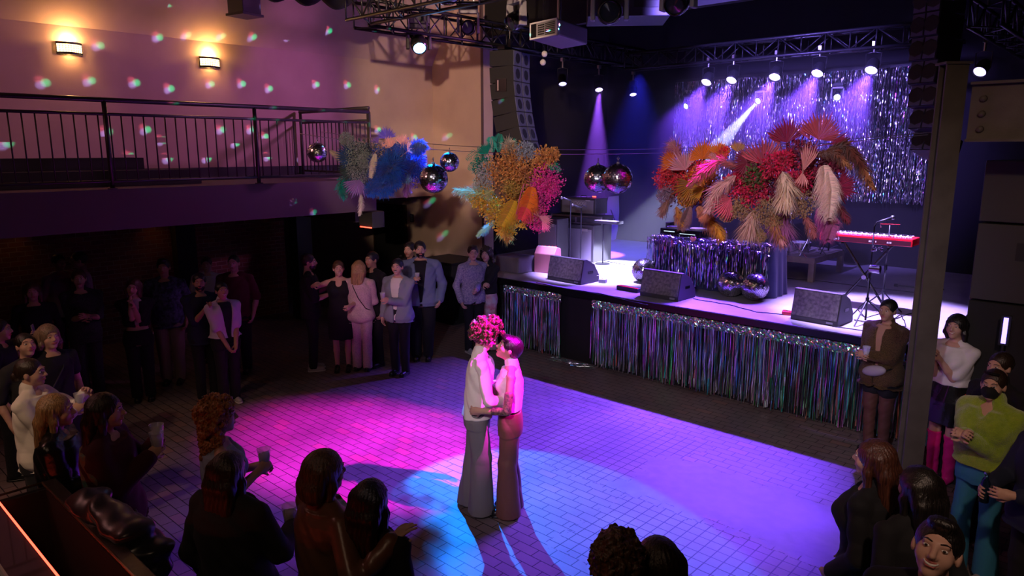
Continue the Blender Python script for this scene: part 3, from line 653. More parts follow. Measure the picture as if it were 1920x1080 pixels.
# mirror balls on the stage deck
for px, py, pr, lb in ((1208, 507, 20, 'medium mirror ball on the deck at the left corner of the tinsel table'), (1370, 532, 19, 'small mirror ball on the deck before the right end of the tinsel table'), (1415, 537, 26, 'largest mirror ball on the deck at the right corner of the tinsel table')):
    q = ay(px, py, 9.86 if px > 1300 else 10.0); r = q.z-SZ
    mirror_ball((q.x, q.y, SZ+r), r, lb, 'mirror balls on the stage deck', False, (rnd.uniform(.6, 1), .4, 0))
# drum riser with stands
q = Vector((-4.16, 11.86, SZ))
t = thing('drum_riser', 'low plywood drum riser on square wooden legs behind the tinsel table', 'platform', q)
MB().b2((-2.1, 0, .3), (.0, 1.45, .4)).build('deck', 'wood_riser', t, bevel=.005)
for x, y in ((-.09, .0), (-.09, 1.36), (-2.1, 0), (-2.1, 1.36)): MB().b2((x, y, 0), (x+.09, y+.09, .3)).build('leg', 'wood_riser', t)
def tripod(p, h, lab, name='cymbal_stand', cat='stand', r=.28, rz=0, cym=0, mt='chrome', group=None):
    t = thing(name, lab, cat, p, rz, group); MB().cyl((0, 0, .04), (0, 0, h*.55), .0125).cyl((0, 0, h*.5), (0, 0, h), .009).build('pole', mt, t, True)
    MB().cyl((0, 0, h*.5), (0, 0, h*.56), .02).cyl((0, 0, .28), (0, 0, .33), .022).build('collar', mt, t)
    for k in range(3):
        a = k*2*PI/3+.4; MB().tube([(0, 0, .3), (r*math.cos(a), r*math.sin(a), .01)], .009, 6).tube([(0, 0, .07), (r*.55*math.cos(a), r*.55*math.sin(a), .14)], .006, 5).build('leg', mt, t)
    if cym: MB().lathe([(0, .03), (.03, .028), (.05, .01), (cym, 0), (cym, -.002), (.05, .006)], (0, 0, h), 24, Euler((.2, .1, 0)).to_matrix()).build('cymbal', mat('bronze_cymbal', (.7, .5, .25), .25, 1.), t, True)
    return t
for k, (px, py, h, cy, lab) in enumerate(((1478, 470, .85, .0, 'chrome snare stand on the drum riser, left of the others'), (1515, 466, 1.0, .2, 'chrome cymbal stand on the drum riser under the white feather'), (1455, 452, 1.05, .19, 'chrome cymbal stand on the drum riser, rearmost'), (1553, 462, .9, 0, 'dark boom stand at the right end of the drum riser'))):
    p = az(px, py+12, SZ+.4); tripod(p, h, lab, cym=cy, mt='dark_metal' if k == 3 else 'chrome', group='stands on the drum riser')
t = thing('snare_drum', 'small chrome-rimmed drum on the drum riser', 'drum', az(1490, 474, SZ+.4)+Vector((0, .25, 0)))
MB().cyl((0, 0, .0), (0, 0, .16), .17, n=28).build('shell', 'chrome', t); MB().cyl((0, 0, .16), (0, 0, .168), .168, n=28).build('drumhead', 'white', t)
# keyboard on X stand
k0 = ay(1537, 437, 10.1); k1 = ay(1712, 449, 10.1); kx = (k0.x+k1.x)/2; KW = k1.x-k0.x
t = thing('stage_keyboard', 'red and black stage piano lying on the crossed stand', 'keyboard', (kx, 10.1, 2.07))
MB().box((0, .17, .055), (KW, .34, .1)).build('chassis', 'red_lacquer', t, bevel=.01)
MB().b2((-KW/2+.02, -.004, .012), (KW/2-.02, .0, .075)).build('rear_panel', mat('keyboard_back', (.05, .006, .008), .4), t)
m = MB(); nk = 52
for i in range(nk): x = -KW/2+.06+(KW-.12)*i/nk; m.b2((x, .2, .1), (x+(KW-.12)/nk*.9, .33, .118))
m.build('white_keys', 'white', t)
m = MB()
for i in range(nk):
    if i % 7 in (0, 1, 3, 4, 5): x = -KW/2+.06+(KW-.12)*(i+.7)/nk; m.b2((x, .2, .118), (x+.011, .28, .13))
m.build('black_keys', 'black', t)
for i in range(34): x = -KW/2+.08+(KW-.16)*i/33; MB().cyl((x, .1+.03*(i % 2), .105), (x, .1+.03*(i % 2), .118), .008, n=8).build('knob', 'white_plastic', t)
text('nord stage 3', .042, 'white', t, (-KW/2+.16, -.007, .042), (PI/2, 0, 0))
m = MB(); 
for x in (.18, .2, .26, .4, .42, .44): m.b2((x-.12, -.007, .03), (x-.108, -.004, .05))
m.build('socket', 'white_plastic', t)
xs_ = thing('keyboard_stand', 'black crossed keyboard stand on the stage', 'stand', (kx+.0, 10.27, SZ))
for s in (-1, 1):
    MB().tube([(-.33*s, .0+.02*s, .02), (.3*s, .0+.02*s, .905)], .017, 8).build('leg', 'dark_metal', xs_); 
for s in (-1, 1):
    for a_ in ([(.3*s, -.17, .905), (.3*s, .17, .905)], [(-.33*s, -.2, .015), (-.33*s, .2, .015)]): MB().tube(a_, .015, 8).build('crossbar', 'black', xs_)
MB().cyl((0, -.04, .45), (0, .05, .45), .03).build('pivot', 'steel', xs_)
# microphone stand in front of the keyboard, tablet stand
def mic(t, p, d, cable=True):
    p = Vector(p); d = Vector(d).normalized(); MB().cyl(p, p+d*.17, .011, .018).build('microphone_body', 'black', t, True); MB().sph(p+d*.19, .027, 12, 8).build('microphone_head', 'steel', t, True)
p = az(1622, 606, SZ); t = tripod(p, 1.15, 'black microphone stand with angled microphone before the keyboard', 'microphone_stand', 'microphone stand', .3, 0, 0, 'dark_metal')
MB().tube([(0, 0, 1.13), (.0, 0, 1.22), (.02, .0, 1.27)], .01, 6).build('boom', 'black', t); mic(t, (.02, 0, 1.27), (.75, .5, .32))
MB().cyl((.0, -.02, .7), (.12, -.02, .7), .05, n=14).build('cup_holder', 'chrome', t)
m = MB()
for k in range(8): m.sph((rnd.uniform(-.02, .12), -.03, rnd.uniform(.92, 1.0)), .018, 6, 4)
m.build('clamp', 'chrome', t)
p = az(1652, 588, SZ); t = tripod(p, 1.18, 'black stand with a small empty tablet holder behind the keyboard', 'tablet_stand', 'stand', .3, .5, 0, 'dark_metal')
MB().tube([(-.1, 0, 1.15), (-.12, 0, 1.2), (.12, 0, 1.2), (.1, 0, 1.15)], .009, 6).build('holder', 'chrome', t)
# red toy / pedal beside the wedge
t = thing('effects_pedal', 'small red and white pedal on the deck left of the worn monitor', 'pedal', az(1476, 590, SZ), .3)
MB().box((0, 0, .025), (.13, .1, .05)).build('housing', 'red_lacquer', t, bevel=.008); MB().cyl((0, 0, .05), (0, 0, .065), .02).box((-.04, .03, .055), (.03, .02, .01)).build('footswitch', 'white_plastic', t)
p = az(1180, 545, SZ); t = thing('pedal_board', 'flat red-edged power strip on the deck left of the middle monitor', 'power strip', (p.x, p.y, SZ), -.1)
MB().box((0, 0, .03), (.42, .12, .06)).build('housing', 'black', t, bevel=.006); MB().box((0, -.03, .062), (.4, .05, .006)).build('red_panel', 'red_lacquer', t)
t = thing('floor_box', 'small grey cable box on the deck right of the left monitor', 'box', az(1130, 530, SZ), .3); MB().box((0, 0, .03), (.12, .09, .06)).build('housing', 'grey_plastic', t, bevel=.006); MB().tube([(.0, 0, .06), (-.05, 0, .12), (-.13, .03, .1), (-.16, .05, .01)], .005, 5).build('plug_lead', 'white_plastic', t)
# amplifiers left
def amp(name, p0, p1, lab, grp=None, rz=0, lt='purple'):
    c = [(a+b)/2 for a, b in zip(p0, p1)]; t = thing(name, lab, 'amplifier', (c[0], c[1], p0[2]), rz, grp); s = [abs(a-b) for a, b in zip(p0, p1)]
    MB().box((0, 0, s[2]/2), s).build('cabinet', 'speaker_paint', t, bevel=.012); MB().box((0, -s[1]/2-.003, s[2]*.46), (s[0]*.9, .01, s[2]*.84)).build('grille_cloth', 'grey_plastic', t)
    MB().box((s[0]*.3, -s[1]/2-.01, s[2]*.86), (s[0]*.13, .008, s[2]*.07)).build('badge', 'white_plastic', t); MB().tube([(-.08, 0, s[2]), (-.07, 0, s[2]+.03), (.07, 0, s[2]+.03), (.08, 0, s[2])], .008, 5).build('handle', 'black', t)
    return t
M['amp_cloth'] = M['grey_plastic']
amp('speaker_cabinet', (-8.95, 10.5, SZ), (-8.5, 10.9, SZ+.85), 'tall dark amplifier cabinet left of the big pair on the stage', None, .1)
amp('speaker_cabinet', (-9.1, 11.1, SZ), (-8.05, 11.7, SZ+.72), 'wide dark speaker cabinet under the keyboard case on the stage')
hd = amp('amplifier_head', (-8.95, 11.2, SZ+.9), (-8.1, 11.6, SZ+1.2), 'dark amplifier head with pale lettering on top of the case'); hd.location.z = SZ+.92
text('YOGOGI', .085, 'white', hd, (.05, -.215, .2), (PI/2, 0, 0)); MB().box((.25, -.0, .325), (.07, .03, .02)).build('red_lamp', 'red_led', hd)
t = thing('flight_case', 'silver-edged flat keyboard case lying across the speaker cabinet', 'case', (-8.45, 11.25, SZ+.74), math.radians(4))
MB().box((0, 0, .08), (1.15, .42, .15)).build('shell', 'black', t)
m = MB()
for z in (.015, .145):
    for y in (-.21, .21): m.box((0, y, z), (1.16, .03, .03))
for x in (-.575, 0, .575): m.box((x, -.213, .08), (.03, .012, .15))
m.build('edge_trim', 'steel', t)
t = thing('music_keyboard', 'small pale keyboard on a thin stand right of the silver-edged case', 'keyboard', (-7.72, 11.1, SZ+.78), math.radians(5)); MB().box((0, 0, .03), (.5, .25, .05)).build('chassis', 'black', t); MB().box((0, -.06, .06), (.46, .11, .012)).build('keys', 'white', t)
MB().cyl((-.1, 0, 0), (-.1, 0, -.76), .015).cyl((-.1, 0, -.78), (-.1, 0, -.76), .14, n=20).build('stand', 'dark_metal', t)
t = thing('combo_amp', 'small pinkish combo amplifier with a tilted top behind the left monitor', 'amplifier', az(1020, 512, SZ), math.radians(12))
M['pink_tolex'] = mat('pink_tolex', (.5, .2, .19), .6); m = MB(); m.prism([(0, 0), (.3, 0), (.26, .42), (.1, .46), (0, .34)], 0, -.2, .2); m.build('cabinet', 'pink_tolex', t, bevel=.01)
m = MB(); m.prism([(.105, .468), (.255, .428), (.25, .42), (.1, .46)], 0, -.18, .18); m.build('control_panel', 'white_plastic', t)
for k in range(5): MB().cyl((-.14+k*.07, .18, .445), (-.14+k*.07, .18, .47), .012, n=8).build('knob', 'red_lacquer', t)
# cloth covered box at the left end
t = thing('covered_flight_case', 'low box under a draped grey cloth at the left end of the stage', 'covered box', (-8.55, 9.45, SZ))
vs = []; fs = []; N = 44
for i in range(N):
    a = 2*PI*i/N; sx = max(-1, min(1, 1.5*math.cos(a))); sy = max(-1, min(1, 1.5*math.sin(a)))
    for j in range(6): v = j/5; k = 1+v*.1+v*.05*math.sin(i*1.9); vs.append((sx*.27*k, sy*.24*k, .27-.26*v))
    
for i in range(N):
    for j in range(5): a = i*6+j; b = ((i+1) % N)*6+j; fs.append((a, b, b+1, a+1))
fs.append(tuple(i*6 for i in range(N)))
MB().add(vs, fs).build('cloth', mat('grey_cloth', (.13, .11, .16), .85), t, True)
for px, py, h, lab, bx in ((1068, 505, 1.25, 'black round-base microphone stand before the amplifiers', -.35), (1088, 500, 1.1, 'thin black microphone stand right of the round-base one', .2)):
    p = az(px, py, SZ); t = thing('microphone_stand', lab, 'microphone stand', p, 0, 'microphone stands by the amplifiers'); MB().cyl((0, 0, .02), (0, 0, h), .011).build('pole', 'dark_metal', t); MB().cyl((0, 0, 0), (0, 0, .025), .13, .11, n=20).build('base', 'black', t)
    MB().tube([(0, 0, h), (bx*.3, -.05, h+.05), (bx, -.1, h+.03)], .008, 6).build('boom', 'dark_metal', t); mic(t, (0, 0, h), (-.3, -.6, .2))
# pedal tray and cables
t = thing('pedal_tray', 'black tray of effect pedals at the left edge of the stage', 'pedal board', az(1000, 505, SZ), -.2); MB().box((0, 0, .02), (.5, .26, .03)).build('tray', 'black', t)
for k in range(5): MB().box((-.18+k*.09, .02, .05), (.06, .1, .04)).build('pedal', ['grey_plastic', 'white_plastic', 'red_lacquer', 'grey_plastic', 'white_plastic'][k], t)
def cable(name, pts, lab, m='black', r=.006):
    P = []
    for i in range(len(pts)-1):
        for k in range(6): P.append(Vector(pts[i]).lerp(Vector(pts[i+1]), k/6)+Vector((rnd.uniform(-.012, .012), rnd.uniform(-.012, .012), 0)))
    P.append(Vector(pts[-1])); tag(MB().tube(P, r, 5).build(name, m, None, True), lab, 'cable')
def cz(*pp): return [az(a, b, SZ+.008) for a, b in pp]
cable('stage_cable', cz((1005, 530), (1060, 541), (1130, 551), (1180, 565), (1215, 572)), 'black cable lying along the stage lip from the left monitor')
cable('stage_cable', cz((1300, 560), (1370, 572), (1420, 585), (1475, 590)), 'black cable lying on the deck between the middle and right monitors')
cable('stage_cable', cz((1125, 487), (1165, 495), (1205, 503), (1240, 505)), 'thick dark cable crossing the bright deck towards the tinsel table')
cable('stage_cable', cz((1035, 490), (1070, 497), (1110, 488), (1090, 480), (1125, 484), (1110, 497), (1130, 494)), 'tangle of black cable at the foot of the amplifiers')
cable('stage_cable', cz((1600, 600), (1650, 606), (1700, 612), (1690, 590), (1670, 600), (1715, 585)), 'loops of black cable on the bright deck behind the sequin blazer')
cable('stage_cable', cz((1450, 520), (1540, 527), (1640, 540), (1715, 548)), 'long thin cable lying across the deck behind the keyboard stand')
cable('stage_cable', cz((1560, 612), (1640, 622), (1700, 632)), 'black cable along the stage lip beside the right monitor')
# pale blade-shaped panel leaning at the back
p = az(1150, 452, SZ); t = thing('leaning_board', 'pale pointed board leaning upright against the dark back wall of the stage', 'board', (p.x, p.y, SZ), math.radians(30))
pts = [(-.02, 0), (-.17, .2), (-.22, .5), (-.2, .8), (-.14, 1.05), (.1, 1.08), (.12, .7), (.1, .3), (.06, .05)]; MB().prism(pts, 1, -.015, .015).build('panel', mat('pale_board', (.45, .42, .46), .6), t, bevel=.004)
MB().tube([(-.08, -.02, .75), (-.02, -.02, .6), (.04, -.02, .45)], .012, 6).build('strap', 'black', t)
# fallen mic boom on the right deck
t = thing('fallen_stand', 'thin black rod lying on the deck at the right edge by the post', 'stand', az(1700, 537, SZ+.02)); MB().cyl((-.15, 0, 0), (.5, .1, 0), .012).build('rod', 'black', t); MB().cyl((-.18, 0, 0), (-.13, 0, 0), .022).build('knob', 'black', t)
# wall speaker under the balcony end
p = ay(655, 400, 6.9); t = thing('wall_speaker', 'blue-lit speaker box hanging under the end of the balcony', 'loudspeaker', (-9.55, 6.95, 2.12)); MB().box((.12, 0, .08), (.36, .24, .26)).build('cabinet', 'speaker_paint', t, bevel=.01); MB().box((.12, -.0, .24), (.06, .06, .12)).build('bracket', 'black', t); MB().b2((-.02, -.13, -.05), (.28, -.12, -.035)).build('red_edge', 'red_led', t)
# black speaker at hall top left
p = ax(458, 12, -9.4); t = thing('ceiling_speaker', 'black box speaker hanging from the ceiling above the balcony', 'loudspeaker', p, .2); MB().box((0, 0, .0), (.3, .3, .2)).build('cabinet', 'black', t, bevel=.01); MB().box((0, 0, .35), (.05, .05, .55)).box((0, 0, -.115), (.34, .34, .03)).build('bracket', 'dark_metal', t)
# dark air handler box over the stage
t = thing('air_duct', 'dark square ventilation box hanging above the stage behind the projector', 'duct', (-5.9, 8.8, 5.35), math.radians(38)); MB().box((0, 0, 0), (1.1, .8, .6)).build('housing', mat('duct_paint', (.03, .03, .045), .5), t, bevel=.01)
for sx in (-.4, .4): rod(t, (0, 0, 5.35), .3, (sx, 0))
for s in (-1, 1): MB().box((s*.24, -.405, 0), (.36, .01, .38)).build('opening', 'black', t)
# ------------------------------------------------------------------ bar counter, bottom left
BZ = 1.15
t = thing('bar_counter', 'black open-topped bar counter with a metal-edged rail and a red light strip', 'bar counter', (-5.15, 0, 0))
m = MB(); m.b2((0, 1.12, 0), (3.2, 1.17, BZ)); m.b2((0, -.6, 0), (.05, 1.12, BZ)); m.build('front_panel', 'carpet_black', t)
M['bar_dark'] = mat('bar_dark_wood', (.03, .022, .016), .35, noise=(30, (.05, .036, .025)), bump=(40, .3, .003))
m = MB(); m.b2((-.02, 1.12, BZ), (3.2, 1.2, BZ+.03)); m.build('rail', 'bar_dark', t, bevel=.006)
MB().tube([(-.0, 1.12, BZ+.03), (3.2, 1.12, BZ+.03)], .009, 6).tube([(-.0, 1.12, BZ+.03), (-.0, -.6, BZ+.03)], .008, 6).build('metal_edge', mat('worn_brass', (.5, .4, .25), .3, .9), t, True)
MB().b2((.05, .86, .6), (3.2, 1.12, .64)).build('inner_shelf', 'black', t); MB().b2((.05, -.6, 0), (3.2, .85, BZ-.02)).build('counter_body', 'black', t)
MB().b2((.05, -.6, BZ-.02), (3.2, .86, BZ+.01)).build('worktop', mat('glossy_bar_top', (.05, .025, .012), .12, coat=.5), t)
MB().tube([(.05, .868, BZ+.012), (3.2, .868, BZ+.012)], .006, 6).build('red_strip', 'red_led', t, True)
t2 = thing('bar_mat', 'pale ribbed mat on the bar top in the bottom left corner', 'mat', (-4.9, .26, BZ+.012)); m = MB(); m.b2((0, 0, 0), (1.7, .42, .012)); m.build('base', 'grey_plastic', t2)
m = MB()
for k in range(60): m.b2((.02+k*.028, .02, .012), (.034+k*.028, .4, .02))
m.build('rib', 'white_plastic', t2); MB().tube([(0, .42, .014), (1.7, .42, .014)], .014, 6).build('edge', 'white_plastic', t2)
t3 = thing('bar_gun', 'pale hand tool with a black loop cable inside the open bar', 'bar tool', (-4.0, .98, .655), .1); MB().box((0, 0, .05), (.26, .04, .05)).build('handle', 'white_plastic', t3); MB().tube([(.1+.12*math.cos(a), .12*math.sin(a), .05) for a in [i*.4 for i in range(14)]], .006, 5).build('cable', 'black', t3)
# puffer jacket over the bar rail
M['puffer'] = mat('black_puffer_nylon', (.02, .02, .028), .3, sheen=.2)
# ------------------------------------------------------------------ smooth-blended solids (for people and cloth)
class Blob:
    def __init__(s): s.P = []; s.fold = None; s.post = []
    def _add(s, lo, hi, fn, k, op): s.P.append((np.array(lo, float), np.array(hi, float), fn, k, op)); return s
    def cap(s, a, b, r0, r1=None, k=.02, op='u', sq=(1, 1, 1)):
        a = np.array(a, float); b = np.array(b, float); r1 = r0 if r1 is None else r1; rm = max(r0, r1); q = np.array(sq, float)
        lo = np.minimum(a, b)-rm/q; hi = np.maximum(a, b)+rm/q
        def fn(X, Y, Z):
            d = (b-a)*q; L = max(d @ d, 1e-9); px = (X-a[0])*q[0]; py = (Y-a[1])*q[1]; pz = (Z-a[2])*q[2]
            t = np.clip((px*d[0]+py*d[1]+pz*d[2])/L, 0, 1)
            return (np.sqrt((px-t*d[0])**2+(py-t*d[1])**2+(pz-t*d[2])**2)-(r0+(r1-r0)*t))/q.max()
        return s._add(lo, hi, fn, k, op)
    def ell(s, c, r, R=None, k=.02, op='u'):
        c = np.array(c, float); r = np.array((r, r, r) if np.isscalar(r) else r, float); m = r.max() if R is not None else r
        Ri = None if R is None else np.array(R.transposed(), float)
        def fn(X, Y, Z):
            x, y, z = X-c[0], Y-c[1], Z-c[2]
            if Ri is not None: x, y, z = (Ri[i, 0]*x+Ri[i, 1]*y+Ri[i, 2]*z for i in range(3))
            q = np.sqrt((x/r[0])**2+(y/r[1])**2+(z/r[2])**2); g = np.sqrt((x/r[0]**2)**2+(y/r[1]**2)**2+(z/r[2]**2)**2)
            return q*(q-1)/np.maximum(g, 1e-6)
        return s._add(c-m, c+m, fn, k, op)
    def loft(s, prof, k=.02, op='u', pw=2.4):
        """prof rows (z, a, b, cx, cy): stacked ovals"""
        p = np.array(prof, float); z = p[:, 0]; am = p[:, 1].max(); bmx = p[:, 2].max()
        lo = (p[:, 3].min()-am, p[:, 4].min()-bmx, z.min()); hi = (p[:, 3].max()+am, p[:, 4].max()+bmx, z.max())
        def fn(X, Y, Z):
            a, b, cx, cy = (np.interp(Z, z, p[:, i]) for i in (1, 2, 3, 4))
            q = (np.abs((X-cx)/a)**pw+np.abs((Y-cy)/b)**pw)**(1/pw)
            f = (q-1)*np.minimum(a, b)*.9
            return np.maximum(f, np.maximum(z.min()-Z, Z-z.max()))
        return s._add(lo, hi, fn, k, op)
    def cut(s, fn): s.post.append(fn); return s          # keep where fn(X,Y,Z) < 0
    def mesh(s, res):
        U = [p for p in s.P if p[4] == 'u']; pad = res*3
        lo = np.min([p[0] for p in U], 0)-pad-.006; hi = np.max([p[1] for p in U], 0)+pad+.006
        n = np.ceil((hi-lo)/res).astype(int)+1; f = np.full(n, .25, np.float32)
        ax_ = [lo[i]+np.arange(n[i])*res for i in range(3)]
        for a, b, fn, k, op in s.P:
            m = k+res*2.5; i0 = np.clip(np.floor((a-m-lo)/res).astype(int), 0, n-1); i1 = np.clip(np.ceil((b+m-lo)/res).astype(int)+1, 1, n)
            if np.any(i1 <= i0): continue
            sl = tuple(slice(p, q) for p, q in zip(i0, i1)); X = ax_[0][sl[0]][:, None, None]; Y = ax_[1][sl[1]][None, :, None]; Z = ax_[2][sl[2]][None, None, :]
            d = fn(X, Y, Z); g = f[sl]
            if op == 'u': h = np.maximum(k-np.abs(g-d), 0)/k if k > 0 else 0; f[sl] = np.minimum(g, d)-h*h*k/4
            else: d = -d; h = np.maximum(k-np.abs(g-d), 0)/k; f[sl] = np.maximum(g, d)+h*h*k/4
        X = ax_[0][:, None, None]; Y = ax_[1][None, :, None]; Z = ax_[2][None, None, :]
        if s.fold: f = f+s.fold(X, Y, Z).astype(np.float32)
        for c in s.post: f = np.maximum(f, c(X, Y, Z))
        return surfnet(f.astype(np.float32), lo, res)
def surfnet(f, lo, res):
    s = f < 0; n = f.shape; cs = [s[i:n[0]-1+i, j:n[1]-1+j, k:n[2]-1+k] for i in (0, 1) for j in (0, 1) for k in (0, 1)]
    al = cs[0].copy(); an = cs[0].copy()
    for c in cs[1:]: al &= c; an |= c
    act = an & ~al; I = np.argwhere(act); cid = np.full(act.shape, -1, np.int32); cid[act] = np.arange(len(I))
    off = [(i, j, k) for i in (0, 1) for j in (0, 1) for k in (0, 1)]; V = [f[I[:, 0]+o[0], I[:, 1]+o[1], I[:, 2]+o[2]] for o in off]
    acc = np.zeros((len(I), 3)); cnt = np.zeros(len(I))
    for a in range(8):
        for b in range(a+1, 8):
            da = np.array(off[a]); db = np.array(off[b])
            if np.abs(da-db).sum() != 1: continue
            m = (V[a] < 0) != (V[b] < 0); t = V[a][m]/(V[a][m]-V[b][m]); acc[m] += da+(db-da)*t[:, None]; cnt[m] += 1
    P = lo+(I+acc/cnt[:, None])*res; Q = []
    for axn in range(3):
        sh = [slice(None)]*3; sh2 = [slice(None)]*3; sh[axn] = slice(0, -1); sh2[axn] = slice(1, None)
        A = s[tuple(sh)]; B = s[tuple(sh2)]; E = np.argwhere(A != B); o1, o2 = [i for i in range(3) if i != axn]
        E = E[(E[:, o1] > 0) & (E[:, o2] > 0) & (E[:, o1] < n[o1]-1) & (E[:, o2] < n[o2]-1)]
        d1 = np.zeros(3, int); d2 = np.zeros(3, int); d1[o1] = 1; d2[o2] = 1
        q = np.stack([cid[tuple((E-d1-d2).T)], cid[tuple((E-d2).T)], cid[tuple(E.T)], cid[tuple((E-d1).T)]], 1)
        flip = A[tuple(E.T)]
        if axn == 1: flip = ~flip
        q[~flip] = q[~flip][:, ::-1]; Q.append(q)
    return P, np.concatenate(Q)
def fold_fn(amp, sz=1., seed=0., vert=1.):
    def fn(X, Y, Z):
        w1 = 1.8*np.sin(7*sz*X+5*Z+seed*2)+1.2*np.sin(9*Y*sz-4*Z+seed); a = 24*sz*X+26*vert*Z+12*sz*Y+seed+w1; b = 27*sz*Y-22*vert*Z-9*X*sz+1.5*np.sin(13*sz*X+8*Z+seed)
        ra = 1-2*np.abs(np.sin(a*.5)); rb = 1-2*np.abs(np.sin(b*.5)); m = .5+.5*np.sin(5*X+6*Y+7*Z+seed)
        return amp*(ra*m*.8+rb*(1-m)*.8+.25*np.sin(47*sz*X+43*Z*vert+37*sz*Y+seed))-amp*.55
    return fn
def strand_fn(c, amp, freq, wav=0.):
    def fn(X, Y, Z):
        th = np.arctan2(X-c[0], -(Y-c[1])); return amp*(np.sin(th*freq+wav*np.sin(Z*38))+.7*np.sin(th*freq*2.3+1+Z*9))
    return fn
def curl_fn(amp, sz):
    def fn(X, Y, Z): return amp*(np.sin(X*sz+2*np.sin(Z*sz*.6))*np.sin(Y*sz*1.1+1)*np.sin(Z*sz*.9+2)*1.6+.5*np.sin(X*sz*2.1+Z*sz*1.7)*np.sin(Y*sz*1.9))
    return fn
# ------------------------------------------------------------------ cloth and skin materials
def skin(n, c): M[n] = mat(n, c, .5, spec=.35, bump=(120, .12, .001)); M[n].node_tree.nodes['Principled BSDF'].inputs['Subsurface Weight'].default_value = 0
skin('skin_fair', (.62, .36, .27)); skin('skin_tan', (.48, .27, .18)); skin('skin_brown', (.2, .1, .06))
def cloth(n, c, rough=.85, noise=None, bump=(45, .35, .004), sheen=.02, metal=0., spec=.3): M[n] = mat(n, c, rough, metal, sheen=sheen, noise=noise, bump=bump, spec=spec)
cloth('cream_shirt', (.75, .66, .55)); cloth('grey_trouser', (.22, .19, .17)); cloth('brown_trouser', (.19, .075, .055), .55); cloth('white_top', (.78, .74, .7)); cloth('black_wear', (.012, .012, .015)); cloth('navy_wear', (.015, .02, .045))
cloth('charcoal', (.03, .03, .034)); cloth('pinkish_suit', (.68, .5, .5), .5, (60, (.5, .36, .38))); cloth('grey_denim_shirt', (.24, .27, .33)); cloth('denim', (.04, .075, .17)); cloth('blue_denim_jacket', (.16, .2, .33))
cloth('speckled_shirt', (.42, .38, .5), .8, (55, (.16, .14, .3))); M['clear'] = mat('clear_cup', (.85, .88, .95), .12, alpha=.32, spec=.8)
cloth('leather', (.012, .012, .012), .25, bump=(30, .5, .006), spec=.6); cloth('brown_satin', (.16, .075, .045), .33, spec=.6); cloth('teal_shirt', (.03, .16, .17)); cloth('green_fleece', (.35, .5, .03), .95, (30, (.26, .4, .02)), (120, .9, .012), .6)
cloth('blue_trouser', (.04, .22, .36)); cloth('pink_boot', (.85, .02, .28), .45); cloth('white_tee', (.8, .76, .74)); cloth('light_tee', (.5, .42, .42)); cloth('pink_shirt', (.5, .3, .34)); cloth('khaki', (.3, .22, .2)); cloth('dark_floral', (.02, .022, .04), .8, (26, (.1, .1, .22)))
cloth('pinstripe', (.02, .02, .024), .8, (70, (.045, .045, .055))); cloth('lilac_white', (.6, .55, .66)); cloth('orange_bag', (.7, .1, .02), .5); cloth('sheer_tights', (.12, .05, .04), .6); cloth('print_vest', (.3, .1, .05), .8, (16, (.08, .22, .18))); cloth('maroon_wear', (.07, .012, .02)); cloth('cream_collar', (.8, .74, .66))
cloth('print_trouser', (.6, .56, .6), .8, (9, (.5, .12, .2))); cloth('light_blue_top', (.35, .42, .6))
M['sequin'] = mat('black_gold_sequin', (.02, .017, .012), .3, .8, noise=(230, (.5, .34, .14)), bump=(300, 1., .01))
for n, c, r in (('hair_black', (.012, .009, .008), .38), ('hair_dark', (.03, .016, .01), .4), ('hair_brown', (.1, .045, .02), .42), ('hair_blonde', (.4, .23, .1), .4), ('hair_ginger', (.42, .16, .05), .45), ('hair_ash', (.22, .14, .09), .45), ('hair_chestnut', (.085, .028, .016), .4)):
    m_ = M[n] = mat(n, c, r, spec=.6); nt = m_.node_tree; L_ = nt.links.new; tc_ = node(nt, 'ShaderNodeTexCoord'); mp = node(nt, 'ShaderNodeMapping'); mp.inputs['Scale'].default_value = (170, 170, 5); L_(tc_.outputs['Object'], mp.inputs[0])
    nz = node(nt, 'ShaderNodeTexNoise'); nz.inputs['Scale'].default_value = 1; nz.inputs['Detail'].default_value = 3; L_(mp.outputs[0], nz.inputs['Vector']); bu_ = node(nt, 'ShaderNodeBump'); bu_.inputs['Strength'].default_value = .8; bu_.inputs['Distance'].default_value = .004; L_(nz.outputs['Fac'], bu_.inputs['Height']); L_(bu_.outputs[0], nt.nodes['Principled BSDF'].inputs['Normal'])
    rp = node(nt, 'ShaderNodeValToRGB'); rp.color_ramp.elements[0].color = (*[x*.4 for x in c], 1); rp.color_ramp.elements[1].color = (*[min(1, x*1.35) for x in c], 1); rp.color_ramp.elements[0].position = .35; rp.color_ramp.elements[1].position = .65; L_(nz.outputs['Fac'], rp.inputs[0]); L_(rp.outputs[0], nt.nodes['Principled BSDF'].inputs['Base Color'])
M['eye_white'] = mat('eye_white', (.8, .78, .75), .2); M['iris'] = mat('iris', (.03, .02, .015), .1); M['lips'] = mat('lips', (.5, .13, .12), .4); M['teeth'] = mat('teeth', (.85, .82, .75), .3)
M['shoe_black'] = mat('black_shoe', (.012, .012, .012), .3); M['shoe_white'] = mat('white_shoe', (.38, .36, .36), .5); M['sole'] = mat('shoe_sole', (.6, .58, .55), .6)
M['gold'] = mat('gold', (.8, .5, .15), .2, 1.)
